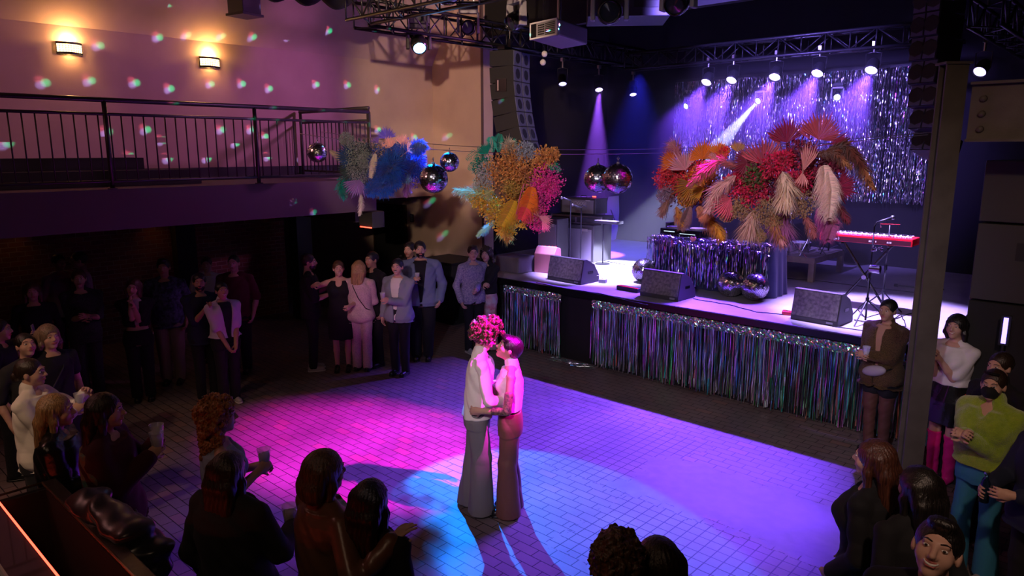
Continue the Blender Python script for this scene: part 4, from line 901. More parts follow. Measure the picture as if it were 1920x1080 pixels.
# ------------------------------------------------------------------ a person
BODY = [(.455, .04, .045), (.475, .088, .062), (.50, .1, .071), (.53, .101, .069), (.57, .089, .06), (.615, .078, .054), (.66, .083, .058), (.71, .092, .064), (.755, .095, .064), (.79, .085, .056), (.815, .06, .044), (.835, .036, .034)]
def V3(*a): return np.array(a, float)
def ik(S, T, l1, l2, pole):
    d = T-S; L = np.linalg.norm(d); mx = (l1+l2)*.995
    if L > mx: T = S+d/L*mx; d = T-S; L = mx
    d = d/L; a = (l1*l1-l2*l2+L*L)/(2*L); hgt = math.sqrt(max(l1*l1-a*a, 0)); p = pole-d*(pole @ d); p = p/max(np.linalg.norm(p), 1e-6)
    return S+d*a+p*hgt, T
def add_hand(B, W, d, nrm, side, curl, s, spread=1.):
    """palm, four bent fingers of unequal length and a thumb off the side"""
    d = d/np.linalg.norm(d); nrm = nrm-d*(nrm @ d); nrm = nrm/np.linalg.norm(nrm); ac = np.cross(nrm, d)*side
    R = Matrix(([ac[0], nrm[0], d[0]], [ac[1], nrm[1], d[1]], [ac[2], nrm[2], d[2]]))
    B.ell(W+d*.048*s, (.041*s, .017*s, .055*s), R, .012); B.cap(W-d*.01*s, W+d*.03*s, .026*s, .024*s, .015)
    for i, (o, L) in enumerate(((.031, .072), (.0105, .082), (-.0105, .076), (-.031, .058))):
        p = W+d*(.083-.004*abs(i-1.3))*s+ac*o*s*spread; a = .08+.06*i*curl; dr = d+ac*o*3*spread; 
        for j, fr in enumerate((.46, .31, .23)):
            a += curl*(.75, 1.0, .7)[j]; v = dr*math.cos(a)+nrm*math.sin(a); v = v/np.linalg.norm(v); q = p+v*L*fr*s
            B.cap(p, q, (.0092, .0084, .0076)[j]*s, (.0084, .0076, .0068)[j]*s, .004); p = q
    p = W+d*.022*s+ac*.03*s+nrm*.006*s; v = d*.62+ac*.62+nrm*(.25+.5*curl); v /= np.linalg.norm(v); q = p+v*.042*s; B.cap(p, q, .0125*s, .0105*s, .01)
    v = d*.85+ac*.1*(1-curl)+nrm*(.3+.6*curl); v /= np.linalg.norm(v); B.cap(q, q+v*.034*s, .0105*s, .008*s, .006)
    return W+d*.075*s+nrm*.03*s
PEOPLE = {}
def person(key, label, loc, h=1.7, face=0., bw=1., sw=1., top=('shirt', 'black_wear', 1., .47), bottom=('straight', 'black_wear'), hair=('short', 'hair_dark'), sk='skin_fair', R=None, L=None,
           curl=(.5, .5), lean=(0, 0), head=(0, 0, 0), res=.009, shoes='shoe_black', inner=None, eyes=True, smile=False, beard=None, rpole=None, lpole=None, feet=((.085, 0), (-.085, 0)), bust=0., fold=.005, rn=None, ln=None, glasses=False, mask=False):
    """face: 0 looks away from the camera, 90 to the picture's right, 180 towards it"""
    s = h/1.75; rz = YAW-math.radians(face); root = thing('person', label, 'person', (loc[0], loc[1], loc[2] if len(loc) > 2 else 0), rz)
    lean = np.array(lean, float)*h
    def warp(P):
        P = np.array(P, float).copy(); one = P.ndim == 1; P = np.atleast_2d(P); t = np.clip((P[:, 2]/h-.5)/.5, 0, 1.1)**1.25; P[:, 0] += lean[0]*t; P[:, 1] += lean[1]*t
        return P[0] if one else P
    def put(name, B, m, r=None, parent=root, smooth=True):
        P, Q = B.mesh(r or res)
        if not len(P): return None
        return link(name, mesh_np(name, warp(P), Q, smooth), m, parent)
    hipz = .52*h; shz = .795*h; SX = .108*h*sw*(.5+.5*bw)
    Sh = {1: V3(SX, -.005*h, shz), -1: V3(-SX, -.005*h, shz)}; l1, l2 = .172*h, .148*h
    tg = {}; el = {}
    for sd, T, pole in ((1, R, rpole), (-1, L, lpole)):
        T = (.135, .03, .50) if T is None else T
        T = V3(T[0]*sd, T[1], T[2])*h; pole = V3(sd*.55, -1, -.45) if pole is None else V3(pole[0]*sd, pole[1], pole[2])
        el[sd], tg[sd] = ik(Sh[sd], T, l1, l2, pole)
    # body ------------------------------------------------------------
    B = Blob(); B.loft([(z*h, a*h*bw*.95, b*h*bw*.93, 0, (0 if z < .6 else -.003*h)) for z, a, b in BODY], .03)
    ft = {1: V3(feet[0][0]*h/1.75, feet[0][1], 0), -1: V3(feet[1][0]*h/1.75, feet[1][1], 0)}; kn = {}
    for sd in (1, -1):
        H_ = V3(sd*.052*h*bw, 0, hipz); A_ = ft[sd]+V3(0, -.01, .05*h); kn[sd] = (H_+A_)/2+V3(0, .012*h, .02*h)
        B.cap(H_-V3(0, 0, .02*h), kn[sd], .082*s*bw, .054*s*bw, .03).cap(kn[sd], kn[sd]*.55+A_*.45+V3(0, -.01, 0), .048*s*bw, .047*s*bw, .02).cap(kn[sd]*.55+A_*.45+V3(0, -.01, 0), A_, .046*s*bw, .033*s, .02)
        B.cap(A_-V3(0, .01, .045*h-.035*s), A_+V3(0, .14*s, -.045*h+.022*s), .034*s, .026*s, .02)
        B.cap(V3(sd*.02*h, -.008*h, .828*h), Sh[sd]+V3(0, 0, .004*h), .036*s*bw, .04*s*bw, .03).cap(Sh[sd], el[sd], .044*s*bw, .036*s*bw, .02).cap(el[sd], el[sd]*.6+tg[sd]*.4, .037*s*bw, .037*s*bw, .01).cap(el[sd]*.6+tg[sd]*.4, tg[sd], .037*s*bw, .025*s, .01)
    hp = {}
    for sd, nn, cu in ((1, rn, curl[0]), (-1, ln, curl[1])):
        fd = tg[sd]-el[sd]; nr = V3(-sd, .15, -.1) if nn is None else V3(nn[0]*sd, nn[1], nn[2]); hp[sd] = add_hand(B, tg[sd], fd, nr, sd, cu, s)
    for sd in ((1, -1) if bust else ()): B.ell(V3(sd*.045*h, .045*h, .735*h), (.045*h*bust, .042*h*bust, .045*h*bust), None, .03)
    hc = V3(0, .006*h, .925*h); HR = Matrix.Rotation(head[0], 3, 'Z') @ Matrix.Rotation(head[1], 3, 'X') @ Matrix.Rotation(head[2], 3, 'Y')
    def hp_(x, y, z): v = HR @ Vector((x*s, y*s, z*s)); return hc+V3(*v)
    B.cap(V3(0, -.012*h, .825*h), hp_(0, -.02, -.05), .053*s*(.6+.4*bw), .05*s, .02)
    B.ell(hp_(0, -.014, .022), (.074*s, .094*s, .088*s), HR, .02).ell(hp_(0, .024, -.032), (.057*s, .068*s, .08*s), HR, .03).ell(hp_(0, .066, -.092), (.024*s, .02*s, .019*s), HR, .025)
    for sd in (1, -1): B.ell(hp_(sd*.036, .052, -.03), (.026*s, .026*s, .028*s), HR, .02).ell(hp_(sd*.077, -.006, -.012), (.011*s, .02*s, .031*s), HR, .008).ell(hp_(sd*.031, .094, .008), (.017*s, .012*s, .010*s), HR, .012, 's')
    B.cap(hp_(0, .086, .014), hp_(0, .108, -.024), .008*s, .0125*s, .012).cap(hp_(-.012, .094, -.03), hp_(.012, .094, -.03), .009*s, .009*s, .008)
    B.cap(hp_(-.034, .079, .026), hp_(.034, .079, .026), .011*s, .011*s, .02).cap(hp_(-.017, .083, -.056), hp_(.017, .083, -.056), .0095*s, .0095*s, .01)
    body = put('body', B, sk)
    if eyes:
        for sd in (1, -1):
            e = MB(); e.cur = 0; e.sph(warp(hp_(sd*.031, .0795, .007)), (.0125*s, .0105*s, .0062*s), 12, 8, R=HR); e.cur = 1; v = HR @ Vector((0, .0095*s, 0)); e.sph(Vector(warp(hp_(sd*.031, .0795, .007)))+v, (.0055*s, .0028*s, .0052*s), 8, 6, R=HR); e.build('eye', [M['eye_white'], M['iris']], root, True)
            e = MB(); e.tube([warp(hp_(sd*.014, .0925, .027)), warp(hp_(sd*.031, .0945, .034)), warp(hp_(sd*.05, .079, .028))],   .0029*s, 6, None, .0018*s); e.build('eyebrow', hair[1], root, True)
        sm = .006 if smile else 0
        e = MB()
        if smile: e.tube([warp(hp_(x, y, z)) for x, y, z in ((-.024, .085, -.047), (-.012, .0945, -.0555), (0, .0965, -.058), (.012, .0945, -.0555), (.024, .085, -.047))], .0048*s, 6); e.build('teeth', 'teeth', root, True); e = MB()
        for zz, rr in ((-.050+sm*.6, .0036), (-.0615-sm*.3, .0045)): e.tube([warp(hp_(x, y, z)) for x, y, z in ((-.025, .083, -.055+sm*1.3), (-.012, .0935, zz-sm*.2), (0, .096, zz), (.012, .0935, zz-sm*.2), (.025, .083, -.055+sm*1.3))], rr*s, 6, None)
        e.build('lips', 'lips', root, True)
    if glasses:
        g = MB()
        for sd in (1, -1): c0_ = Vector(warp(hp_(sd*.033, .104, .006))); g.tube([c0_+HR @ Vector((.021*s*math.cos(a), 0, .017*s*math.sin(a))) for a in [i*PI/6 for i in range(13)]], .0018, 4); g.tube([c0_+HR @ Vector((sd*.021*s, 0, .004)), warp(hp_(sd*.08, -.0, .006))], .0018, 4)
        g.tube([warp(hp_(-.012, .106, .01)), warp(hp_(.012, .106, .01))], .0018, 4); g.build('glasses', 'dark_metal', root)
    if mask:
        B = Blob(); B.ell(hp_(0, .045, -.045), (.062*s, .068*s, .06*s), HR, .01).ell(hp_(0, .1, -.035), (.02*s, .022*s, .032*s), HR, .03); B.cut(lambda X, Y, Z, c=hp_(0, 0, -.005): (Z-c[2])+.25*(-(Y-c[1]))); put('face_mask', B, 'black_wear', min(res, .007))
    # hair ------------------------------------------------------------
    hs, hm = hair[0], hair[1]; hl = hair[2] if len(hair) > 2 else .3
    if hs:
        B = Blob(); vol = {'short': .008, 'crop': .003, 'long': .014, 'bob': .018, 'curly': .02, 'bun': .008, 'quiff': .008, 'pixie': .012, 'afro': .03}[hs]
        B.ell(hp_(0, -.02, .026), ((.076+vol)*s, (.094+vol)*s, (.088+vol)*s), HR, .01)
        fr = {'bob': .06, 'long': .063}.get(hs, .07)
        drop = lambda: B.ell(hp_(0, .1, -.052), (fr*s*1.0, .084*s, (.103 if hs in ('bob', 'pixie') else .113)*s), HR, .012, 's')
        if hs in ('short', 'crop', 'quiff', 'pixie', 'bun'):
            if hs == 'quiff': B.ell(hp_(0, .05, .1), (.055*s, .045*s, .028*s), HR, .025)
            if hs == 'pixie': B.ell(hp_(0, .055, .075), (.066*s, .05*s, .04*s), HR, .02).ell(hp_(0, -.05, -.02), (.07*s, .065*s, .07*s), HR, .02)
            drop()
            for sd in (1, -1): B.ell(hp_(sd*.085, .03, -.07), (.04*s, .09*s, .06*s), HR, .01, 's')
            B.ell(hp_(0, -.04, -.13), (.12*s, .12*s, .065*s), HR, .01, 's')
            if hs == 'bun': B.ell(hp_(0, -.115, .01 if hl < .5 else -.03), (.042*s, .038*s, .04*s), HR, .01)
            B.fold = strand_fn(hc, .0013, 34)
        elif hs == 'curly':
            cr = rng
            g = hair[3] if len(hair) > 3 else 1.
            for k in range(170):
                a = cr.uniform(0, 2*PI); t = cr.uniform(-.6, 1); rr = math.sqrt(max(0, 1-t*t)); x, y = rr*math.cos(a), rr*math.sin(a)
                if y > .5 and t < .4: continue
                q = g*cr.uniform(.95, 1.12); B.ell(hp_(x*.09*q, -.022+y*.104*q, .022+t*.1*q), cr.uniform(.013, .022)*s, None, .004)
            if g > 1: B.ell(hp_(0, -.035, .03), (.085*g*s, .085*g*s, .088*g*s), HR, .01)
            if hl > .2:
                for k in range(150):
                    a = cr.uniform(PI*.95, 2.05*PI); t = cr.uniform(0, 1); B.ell(hp_(.098*math.cos(a)*(1+.2*t)*g, -.02+.09*math.sin(a)*g, -.02-t*(hl-.1)), cr.uniform(.015, .025)*s, None, .004)
            drop(); B.fold = curl_fn(.006, 150)
        else:
            ln_ = hl*s
            for x in np.linspace(-.06, .06, 5): B.cap(hp_(x, -.055, .03), hp_(x, -.08, -.06)+V3(0, -.012, 0), .048*s, .045*s, .02).cap(hp_(x, -.08, -.06)+V3(0, -.012, 0), V3(x*s*1.1, hc[1]-.1*s-(.02 if ln_ > .25 else 0), hc[2]-ln_*(1-.25*abs(x)/.06)), .045*s, .028*s if hs == 'long' else .04*s, .02)
            for sd in (1, -1): B.cap(hp_(sd*.072, -.02, .02), hp_(sd*.082, -.005, -.06), .026*s, .026*s, .02); B.cap(hp_(sd*.082, -.005, -.06), V3(sd*.085*s, hc[1]-.03*s, hc[2]-ln_*(.75 if hs == 'long' else 1)), .026*s, .02*s, .02)
            drop(); B.fold = strand_fn(hc, .0017, 31, .4 if hs == 'bob' else 1.8)
            if hs == 'bob': zc = hc[2]-ln_; B.cut(lambda X, Y, Z, zc=zc: zc-Z)
        put('hair', B, hm, min(res, .006) if hs != 'long' or res < .008 else res)
    if beard:
        B = Blob()
        if beard == 'beard': B.ell(hp_(0, .03, -.055), (.06*s, .066*s, .068*s), HR, .01); B.ell(hp_(0, .09, -.02), (.05*s, .04*s, .034*s), HR, .01, 's'); B.ell(hp_(0, .1, -.058), (.02*s, .02*s, .006*s), HR, .006, 's'); B.ell(hp_(0, .03, .02), (.1*s, .09*s, .055*s), HR, .01, 's')
        B.cap(hp_(-.022, .092, -.047), hp_(0, .1, -.04), .005*s, .0065*s, .004).cap(hp_(.022, .092, -.047), hp_(0, .1, -.04), .005*s, .0065*s, .004)
        put('beard' if beard == 'beard' else 'moustache', B, hm, min(res, .006))
    # clothes ---------------------------------------------------------
    seed = rnd.uniform(0, 6)
    def sleeve(B, sl, off, k=.03, cuff=0.):
        o = off*.55
        for sd in (1, -1):
            if sl <= 0: continue
            B.cap(V3(sd*.03*h, -.008*h, .826*h), Sh[sd]+V3(0, 0, .002*h), (.036*bw+o)*s, (.042*bw+o)*s, k)
            f = min(sl/.54, 1); B.cap(Sh[sd], Sh[sd]+(el[sd]-Sh[sd])*f, (.046*bw+o)*s, (.04*bw+o*1.2+(.012 if sl < .6 else 0))*s, .02)
            if sl > .54: f = (sl-.54)/.46; B.cap(el[sd], el[sd]+(tg[sd]-el[sd])*f, (.04*bw+o*1.2)*s, (.031+o+cuff)*s, .02)
    def torso(B, hem, off, box=.5, topz=.835, flare=0., wide=1.):
        rows = []
        for z, a, b in BODY:
            if z < hem or z > topz: continue
            aa, bb = a*bw, b*bw
            if z < .76: aa = aa*(1-box)+max(aa, .092*bw)*box; bb = bb*(1-box)+max(bb, .064*bw)*box
            fl = flare*max(0, (.62-z))/.15; rows.append((z*h, aa*h*wide+off+fl*.02, bb*h+off+fl*.02, 0, .0 if z < .6 else -.003*h))
        z0 = hem; a0 = np.interp(z0, [r[0] for r in BODY], [r[1] for r in BODY]); b0 = np.interp(z0, [r[0] for r in BODY], [r[2] for r in BODY])
        if z0 < .5: a0, b0 = .098, .069
        a0 = max(a0*bw, .092*bw*box); rows.insert(0, (z0*h, a0*h*wide+off+flare*.025, b0*bw*h+off+flare*.025, 0, 0)); B.loft(rows, .03)
        for sd in ((1, -1) if bust else ()): B.ell(V3(sd*.045*h, .045*h, .735*h), (.045*h*bust+off, .042*h*bust+off, .045*h*bust+off), None, .04)
    zneck = (.838 if top[0] in ('turtleneck',) else .825)*h
    kind, tm, sl, hem = top[:4]
    if inner:
        B = Blob(); torso(B, hem+.012, .008, .6); B.fold = fold_fn(.002, 1, seed); put('undershirt', B, inner)
    B = Blob(); off = {'tee': .014, 'shirt': .016, 'jacket': .03, 'blazer': .026, 'tank': .01, 'turtleneck': .012, 'puffy': .045, 'dress': .012, 'open': .024}[kind]
    torso(B, hem, off, .75 if kind in ('shirt', 'jacket', 'tee', 'open', 'puffy') else .35, .832, .9 if kind in ('blazer', 'jacket', 'open') else .2)
    sleeve(B, sl, off*.9 if kind != 'tee' else .016, .03, .006)
    if kind == 'turtleneck': B.cap(V3(0, -.01*h, .83*h), V3(0, -.004*h, .868*h), .058*s, .054*s, .015)
    elif kind in ('shirt', 'jacket', 'blazer', 'open'): B.cap(V3(0, -.012*h, .83*h), V3(0, -.012*h, .852*h), .07*s, .062*s, .012); B.ell(V3(0, .05*h, .86*h), (.035*h, .055*h, .05*h), None, .01, 's')
    if kind == 'puffy':
        B.cap(V3(0, -.02*h, .84*h), V3(0, -.02*h, .85*h), .085*s, .08*s, .02); B.ell(V3(0, .07*h, .84*h), (.03*h, .06*h, .06*h), None, .02, 's')
    if kind in ('tank', 'dress') and sl <= 0:
        for sd in (1, -1): B.cap(V3(sd*.075*h, -.005*h, .80*h), V3(sd*.055*h, -.008*h, .828*h), .03*s, .02*s, .02)
        B.ell(V3(0, .075*h, .825*h), (.042*h, .06*h, .06*h), None, .01, 's')
    B.fold = fold_fn(fold, 1, seed)
    if inner or kind in ('open', 'blazer'):
        wd = .036 if kind == 'open' else .02
        B.cut(lambda X, Y, Z, wd=wd: np.where((Y > 0) & (Y < .105*h) & (Z < .86*h), (wd*h*(.55+.9*np.clip((Z/h-.6)/.25, -.3, 1)))-np.abs(X+.004*h), -1.))
    nm = {'tee': 't_shirt', 'shirt': 'shirt', 'jacket': 'jacket', 'blazer': 'blazer', 'tank': 'vest_top', 'turtleneck': 'sleeveless_top', 'puffy': 'fleece_jacket', 'dress': 'dress', 'open': 'open_shirt'}[kind]
    put(nm, B, tm)
    bk, bmn_ = bottom[:2]
    if bk in ('slim', 'straight', 'wide', 'shorts', 'flare'):
        r0, r1, r2 = {'slim': (.09, .064, .057), 'straight': (.095, .073, .066), 'wide': (.1, .098, .115), 'shorts': (.095, .085, .085), 'flare': (.09, .066, .088)}[bk]
        B = Blob(); B.loft([(.47*h, .094*h*bw+.01, .066*h*bw+.01, 0, 0), (.50*h, .101*h*bw+.008, .071*h*bw+.008, 0, 0), (.54*h, .1*h*bw+.008, .068*h*bw+.008, 0, 0), (.585*h, .087*h*bw+.008, .059*h*bw+.008, 0, 0)], .03)
        for sd in (1, -1):
            H_ = V3(sd*.052*h*bw, 0, .5*h); A_ = ft[sd]+V3(0, -.005, .035*h if bk != 'wide' else .012*h); K_ = kn[sd]
            if bk == 'shorts': B.cap(H_, H_*.55+K_*.45, r0*s*bw, r1*s*bw, .03)
            else: B.cap(H_, K_, r0*s*bw, r1*s*bw, .03).cap(K_, A_, r1*s*bw, r2*s, .02)
        B.fold = fold_fn(fold*.9, 1.1, seed+2, .35); z0 = .028*h if bk != 'wide' else .012*h
        B.cut(lambda X, Y, Z, z0=z0: z0-Z); put({'shorts': 'shorts'}.get(bk, 'trousers'), B, bmn_)
    elif bk in ('skirt', 'long_skirt'):
        zh = bottom[2]*h if len(bottom) > 2 else .33*h
        B = Blob(); B.loft([(zh, (.1 if bk == 'skirt' else .15)*h*bw+.012, (.075 if bk == 'skirt' else .12)*h*bw+.012, 0, 0), (.45*h, .104*h*bw+.01, .074*h*bw+.01, 0, 0), (.5*h, .102*h*bw+.008, .072*h*bw+.008, 0, 0), (.6*h, .083*h*bw+.006, .057*h*bw+.006, 0, 0)], .01)
        B.fold = fold_fn(fold*1.2, 1.2, seed, .2); put('skirt', B, bmn_)
    if len(bottom) > 3 and bottom[3]:      # boots or tights: (zone top, material)
        for sd in (1, -1):
            B = Blob(); A_ = ft[sd]+V3(0, -.01, .05*h); zt = bottom[3][0]*h; K_ = kn[sd]; B.cap(K_+V3(0, 0, .1*h), K_, .066*s*bw, .058*s*bw, .02).cap(K_, A_, .058*s*bw, .05*s, .02); B.cut(lambda X, Y, Z, zt=zt: Z-zt)
            if bottom[3][0] > .4: B.cap(V3(sd*.052*h*bw, 0, .5*h), K_, .086*s*bw, .058*s*bw, .02)
            if len(bottom[3]) > 2: B.cap(A_-V3(0, .02, .03), A_+V3(0, .13*s, -.04*h), .043*s, .034*s, .02)
            B.fold = fold_fn(.004, 1.2, 1, 2.); put('boot' if len(bottom[3]) > 2 else 'sock', B, bottom[3][1])
    for sd in (1, -1):
        if len(bottom) > 3 and bottom[3] and len(bottom[3]) > 2: break
        B = Blob(); A_ = ft[sd]; B.cap(A_+V3(0, -.045*s, .04*s), A_+V3(0, .12*s, .034*s), .042*s, .038*s, .02).cap(A_+V3(0, -.03*s, .06*s), A_+V3(0, .03*s, .075*s), .038*s, .032*s, .02); B.cut(lambda X, Y, Z: .014-Z)
        sh_ = put('shoe', B, shoes, max(res, .008))
        B = Blob(); B.cap(A_+V3(0, -.045*s, .012), A_+V3(0, .125*s, .012), .046*s, .042*s, .01); B.cut(lambda X, Y, Z: np.maximum(Z-.02, .001-Z)); put('sole', B, 'sole' if shoes != 'shoe_black' else 'shoe_black', .006, sh_)
    RW = Matrix.Rotation(rz, 3, 'Z')
    def world(p): return Vector(root.location)+RW @ Vector(warp(p))
    info = dict(root=root, world=world, hand={1: world(hp[1]), -1: world(hp[-1])}, wrist={1: warp(tg[1]), -1: warp(tg[-1])}, elbow={1: warp(el[1]), -1: warp(el[-1])}, hd=hp_, warp=warp, h=h, s=s, rz=rz, RW=RW)
    PEOPLE[key] = info; return info
def at_head(px, py, h, lean=(0, 0), face=0):
    """ground point of someone h tall whose hair top shows at this pixel"""
    p = az(px, py, h); r = YAW-math.radians(face); lx, ly = lean[0]*h*1., lean[1]*h*1.
    return (p.x-(lx*math.cos(r)-ly*math.sin(r)), p.y-(lx*math.sin(r)+ly*math.cos(r)))
def cup(p, lab, fill='beer', s=1., lime=False):
    t = thing('plastic_cup', lab, 'cup', Vector(p)-Vector((0, 0, .05*s)), 0, 'plastic cups in the guests\' hands')
    MB().lathe([(0, .003), (.029*s, .003), (.041*s, .115*s), (.043*s, .117*s), (.039*s, .113*s), (.028*s, .008)], n=16).build('cup', 'clear', t, True)
    MB().cyl((0, 0, .008), (0, 0, .08*s), .026*s, .0345*s, n=16).build('drink', fill, t, True)
    if lime: MB().sph((.02, 0, .1), .014, 8, 6).build('lime_wedge', mat('lime', (.3, .6, .05), .4), t)
    return t
M['beer'] = mat('amber_drink', (.5, .2, .04), .15, spec=.5); M['clear_drink'] = mat('iced_drink', (.72, .72, .78), .15, noise=(40, (.9, .9, .95))); M['white_drink'] = mat('milky_drink', (.7, .6, .55), .3)
def wristband(info, sd, m='skin_red'):
    w = info['wrist'][sd]; e = info['elbow'][sd]; d = (w-e)/np.linalg.norm(w-e); p = w-d*.02; MB().cyl(p-d*.009, p+d*.009, .031*info['s'], n=14).build('wristband', m, info['root'], True)
def strap(info, pts, m='black', r=.006, name='bag_strap'): MB().tube([info['warp'](np.array(p)*info['h']) for p in pts], r, 6).build(name, m, info['root'], True)
# ------------------------------------------------------------------ the couple
a = az(896, 953); A = person('A', 'tall dancer with big curly hair, cream shirt and wide grey trousers, embracing the other', a, 1.80, 84, .86, 1.0, ('shirt', 'cream_shirt', 1., .52), ('wide', 'grey_trouser'), ('curly', 'hair_brown', .12, 1.35), 'skin_fair',
    R=(.06, .15, .60), L=(.09, .17, .62), curl=(.7, .7), lean=(0, .055), head=(-.15, -.45, 0), res=.0065, eyes=True, fold=.008, rpole=(1.2, -1, -.3), feet=((.1, .03), (-.1, -.06)))
a = az(957, 960); Bp = person('B', 'short-haired dancer in a white sleeveless top and wide brown trousers, leaning into the embrace', a, 1.70, 272, .84, .95, ('turtleneck', 'white_top', 0., .60), ('wide', 'brown_trouser'), ('pixie', 'hair_black'), 'skin_tan',
    L=(.10, .15, .615), R=(.02, .155, .765), curl=(.3, .6), lean=(0, .0), head=(.1, .42, 0), res=.0065, eyes=True, bust=.5, fold=.006, feet=((.09, .0), (-.09, .02)))
nt_ = mat('tattoo_ink', (.33, .17, .12), .5, noise=(38, (.04, .03, .035))); w = Bp['elbow'][-1]; u = Bp['wrist'][-1]; sh = Bp['warp']((-.1*1.7, -.005*1.7, .79*1.7)); B_ = Blob(); B_.cap(sh*.5+w*.5, w, .0405, .0375, .01).cap(w, w*.5+u*.5, .0375, .034, .01); P_, Q_ = B_.mesh(.007); link('tattoo', mesh_np('tattoo', P_, Q_, True), nt_, Bp['root'])
# ------------------------------------------------------------------ guests by the end wall
def guest(key, label, hx, hy, h, face, **k):
    lean = k.get('lean', (0, 0)); return person(key, label, at_head(hx, hy, h, lean, face), h, face, **k)
guest('p1', 'bearded person in dark short sleeves seen from the side beside the dark column', 577, 474, 1.80, 75, bw=1.05, top=('tee', 'black_wear', .5, .47), bottom=('slim', 'black_wear'), hair=('short', 'hair_dark'), beard='beard', R=(.05, .17, .66), L=(.1, .16, .68), shoes='shoe_white', head=(-.1, 0, 0))
guest('p2', 'laughing person in a black v-neck dress behind the pale suit, one hand raised', 634, 487, 1.70, 172, top=('dress', 'black_wear', 0., .47), bottom=('skirt', 'black_wear', .3), hair=('bun', 'hair_brown', 0), R=(.20, .12, .80), L=(.1, .16, .62), eyes=True, smile=True, bust=.9, head=(.2, 0, 0))
guest('p3', 'person in a pale pink trouser suit with wavy blonde hair, seen from behind', 672, 487, 1.70, 8, top=('blazer', 'pinkish_suit', 1., .455), bottom=('straight', 'pinkish_suit'), hair=('long', 'hair_blonde', .27), R=(.05, .17, .66), L=(.06, .17, .66), fold=.006, head=(.25, 0, 0))
strap(PEOPLE['p3'], [(-.06, -.02, .825), (-.03, -.085, .78), (.02, -.1, .68), (.08, -.09, .59), (.11, -.02, .555)])
i = guest('p4', 'person in a black shirt holding a cup behind the pale suit, head turned aside', 697, 470, 1.80, 215, top=('tee', 'black_wear', .5, .47), bottom=('slim', 'black_wear'), hair=('short', 'hair_black'), R=(.06, .17, .66), eyes=True, sk='skin_tan'); cup(i['hand'][1]+Vector((0, 0, .03)), 'pale plastic cup held beside the pink suit sleeve', 'clear_drink')
i = guest('p5', 'smiling person with a moustache in an open grey shirt over a white t-shirt', 745, 483, 1.76, 200, bw=1.03, top=('open', 'grey_denim_shirt', .95, .475), inner='white_tee', bottom=('slim', 'black_wear'), hair=('short', 'hair_black'), beard='moustache', L=(.0, .165, .675), eyes=True, smile=True, head=(.2, 0, 0), curl=(.4, 1.0), fold=.007); cup(i['hand'][-1]+Vector((0, 0, .035)), 'cup of amber beer held against the grey shirt')
wristband(i, -1, 'steel')
i = guest('p6', 'big bearded person in a blue denim overshirt and black t-shirt, taller than everyone near', 787, 450, 1.92, 176, bw=1.22, sw=1.05, top=('open', 'blue_denim_jacket', 1., .475), inner='black_wear', bottom=('straight', 'black_wear'), hair=('short', 'hair_black'), beard='beard', L=(.155, .06, .52), R=(.05, .165, .70), eyes=True, fold=.006, head=(.15, 0, 0)); cup(i['hand'][1]+Vector((0, 0, .03)), 'cup half hidden behind the moustached guest in front of the denim shirt')
guest('p7', 'person half hidden in the dark behind the tall denim shirt', 768, 452, 1.85, 200, top=('shirt', 'black_wear', 1., .47), hair=('short', 'hair_black'), res=.011)
i = guest('p8', 'person in glasses and a speckled collared shirt, arm around the partner by the stage', 886, 458, 1.80, 150, bw=1.02, top=('shirt', 'speckled_shirt', 1., .475), bottom=('slim', 'black_wear'), hair=('quiff', 'hair_dark'), eyes=True, glasses=True, L=(-.04, .15, .62), fold=.006, head=(-.3, 0, 0), shoes='shoe_white')
guest('p9', 'curly-haired person with crossed arms in a black sweater and patterned trousers beside the stage', 912, 462, 1.74, 215, top=('shirt', 'black_wear', 1., .56), bottom=('wide', 'print_trouser'), hair=('curly', 'hair_dark', .28), eyes=True, R=(-.05, .12, .66), L=(-.06, .15, .68), rpole=(1, -.2, -.6), lpole=(1, -.2, -.6), head=(.35, 0, 0))
# ------------------------------------------------------------------ guests in the dark under the balcony
dk = dict(res=.011)
guest('d1', 'person in a grey t-shirt with an earring, turned to the one in pink', 108, 475, 1.78, 120, top=('tee', 'light_tee', .5, .47), bottom=('slim', 'black_wear'), hair=('short', 'hair_dark'), **dk)
guest('d2', 'person in a pink long-sleeved shirt behind the pinstripe shirt at the far left', 146, 470, 1.82, 230, top=('shirt', 'pink_shirt', 1., .47), hair=('short', 'hair_dark'), **dk)
guest('d3', 'person in a dark pinstripe shirt with hands folded, standing under the balcony', 146, 503, 1.78, 150, top=('shirt', 'pinstripe', .5, .45), bottom=('straight', 'pinstripe'), hair=('short', 'hair_brown'), R=(.0, .15, .66), L=(.03, .16, .67), eyes=True, res=.01)
guest('d4', 'long-haired person in a dark v-neck top at the far left under the balcony', 58, 528, 1.68, 145, top=('dress', 'black_wear', .9, .46), bottom=('skirt', 'black_wear', .3), hair=('long', 'hair_brown', .26), eyes=True, **dk)
guest('d5', 'person filming with both hands before the face, in a dark top over a white shirt', 248, 521, 1.66, 155, top=('tee', 'black_wear', .45, .62), inner='light_tee', bottom=('straight', 'black_wear'), hair=('long', 'hair_brown', .24), R=(.02, .15, .84), L=(.0, .16, .80), head=(-.2, 0, -.3), eyes=True, res=.01)
guest('d6', 'tall person in a dark floral shirt and khaki trousers under the balcony', 305, 483, 1.82, 165, bw=1.1, top=('tee', 'dark_floral', .5, .46), bottom=('straight', 'khaki'), hair=('quiff', 'hair_black'), sk='skin_tan', **dk)
guest('d7', 'smiling person in a white t-shirt behind the praying hands', 386, 480, 1.68, 165, top=('tee', 'lilac_white', .45, .48), hair=('bun', 'hair_dark', 0), eyes=True, smile=True, **dk)
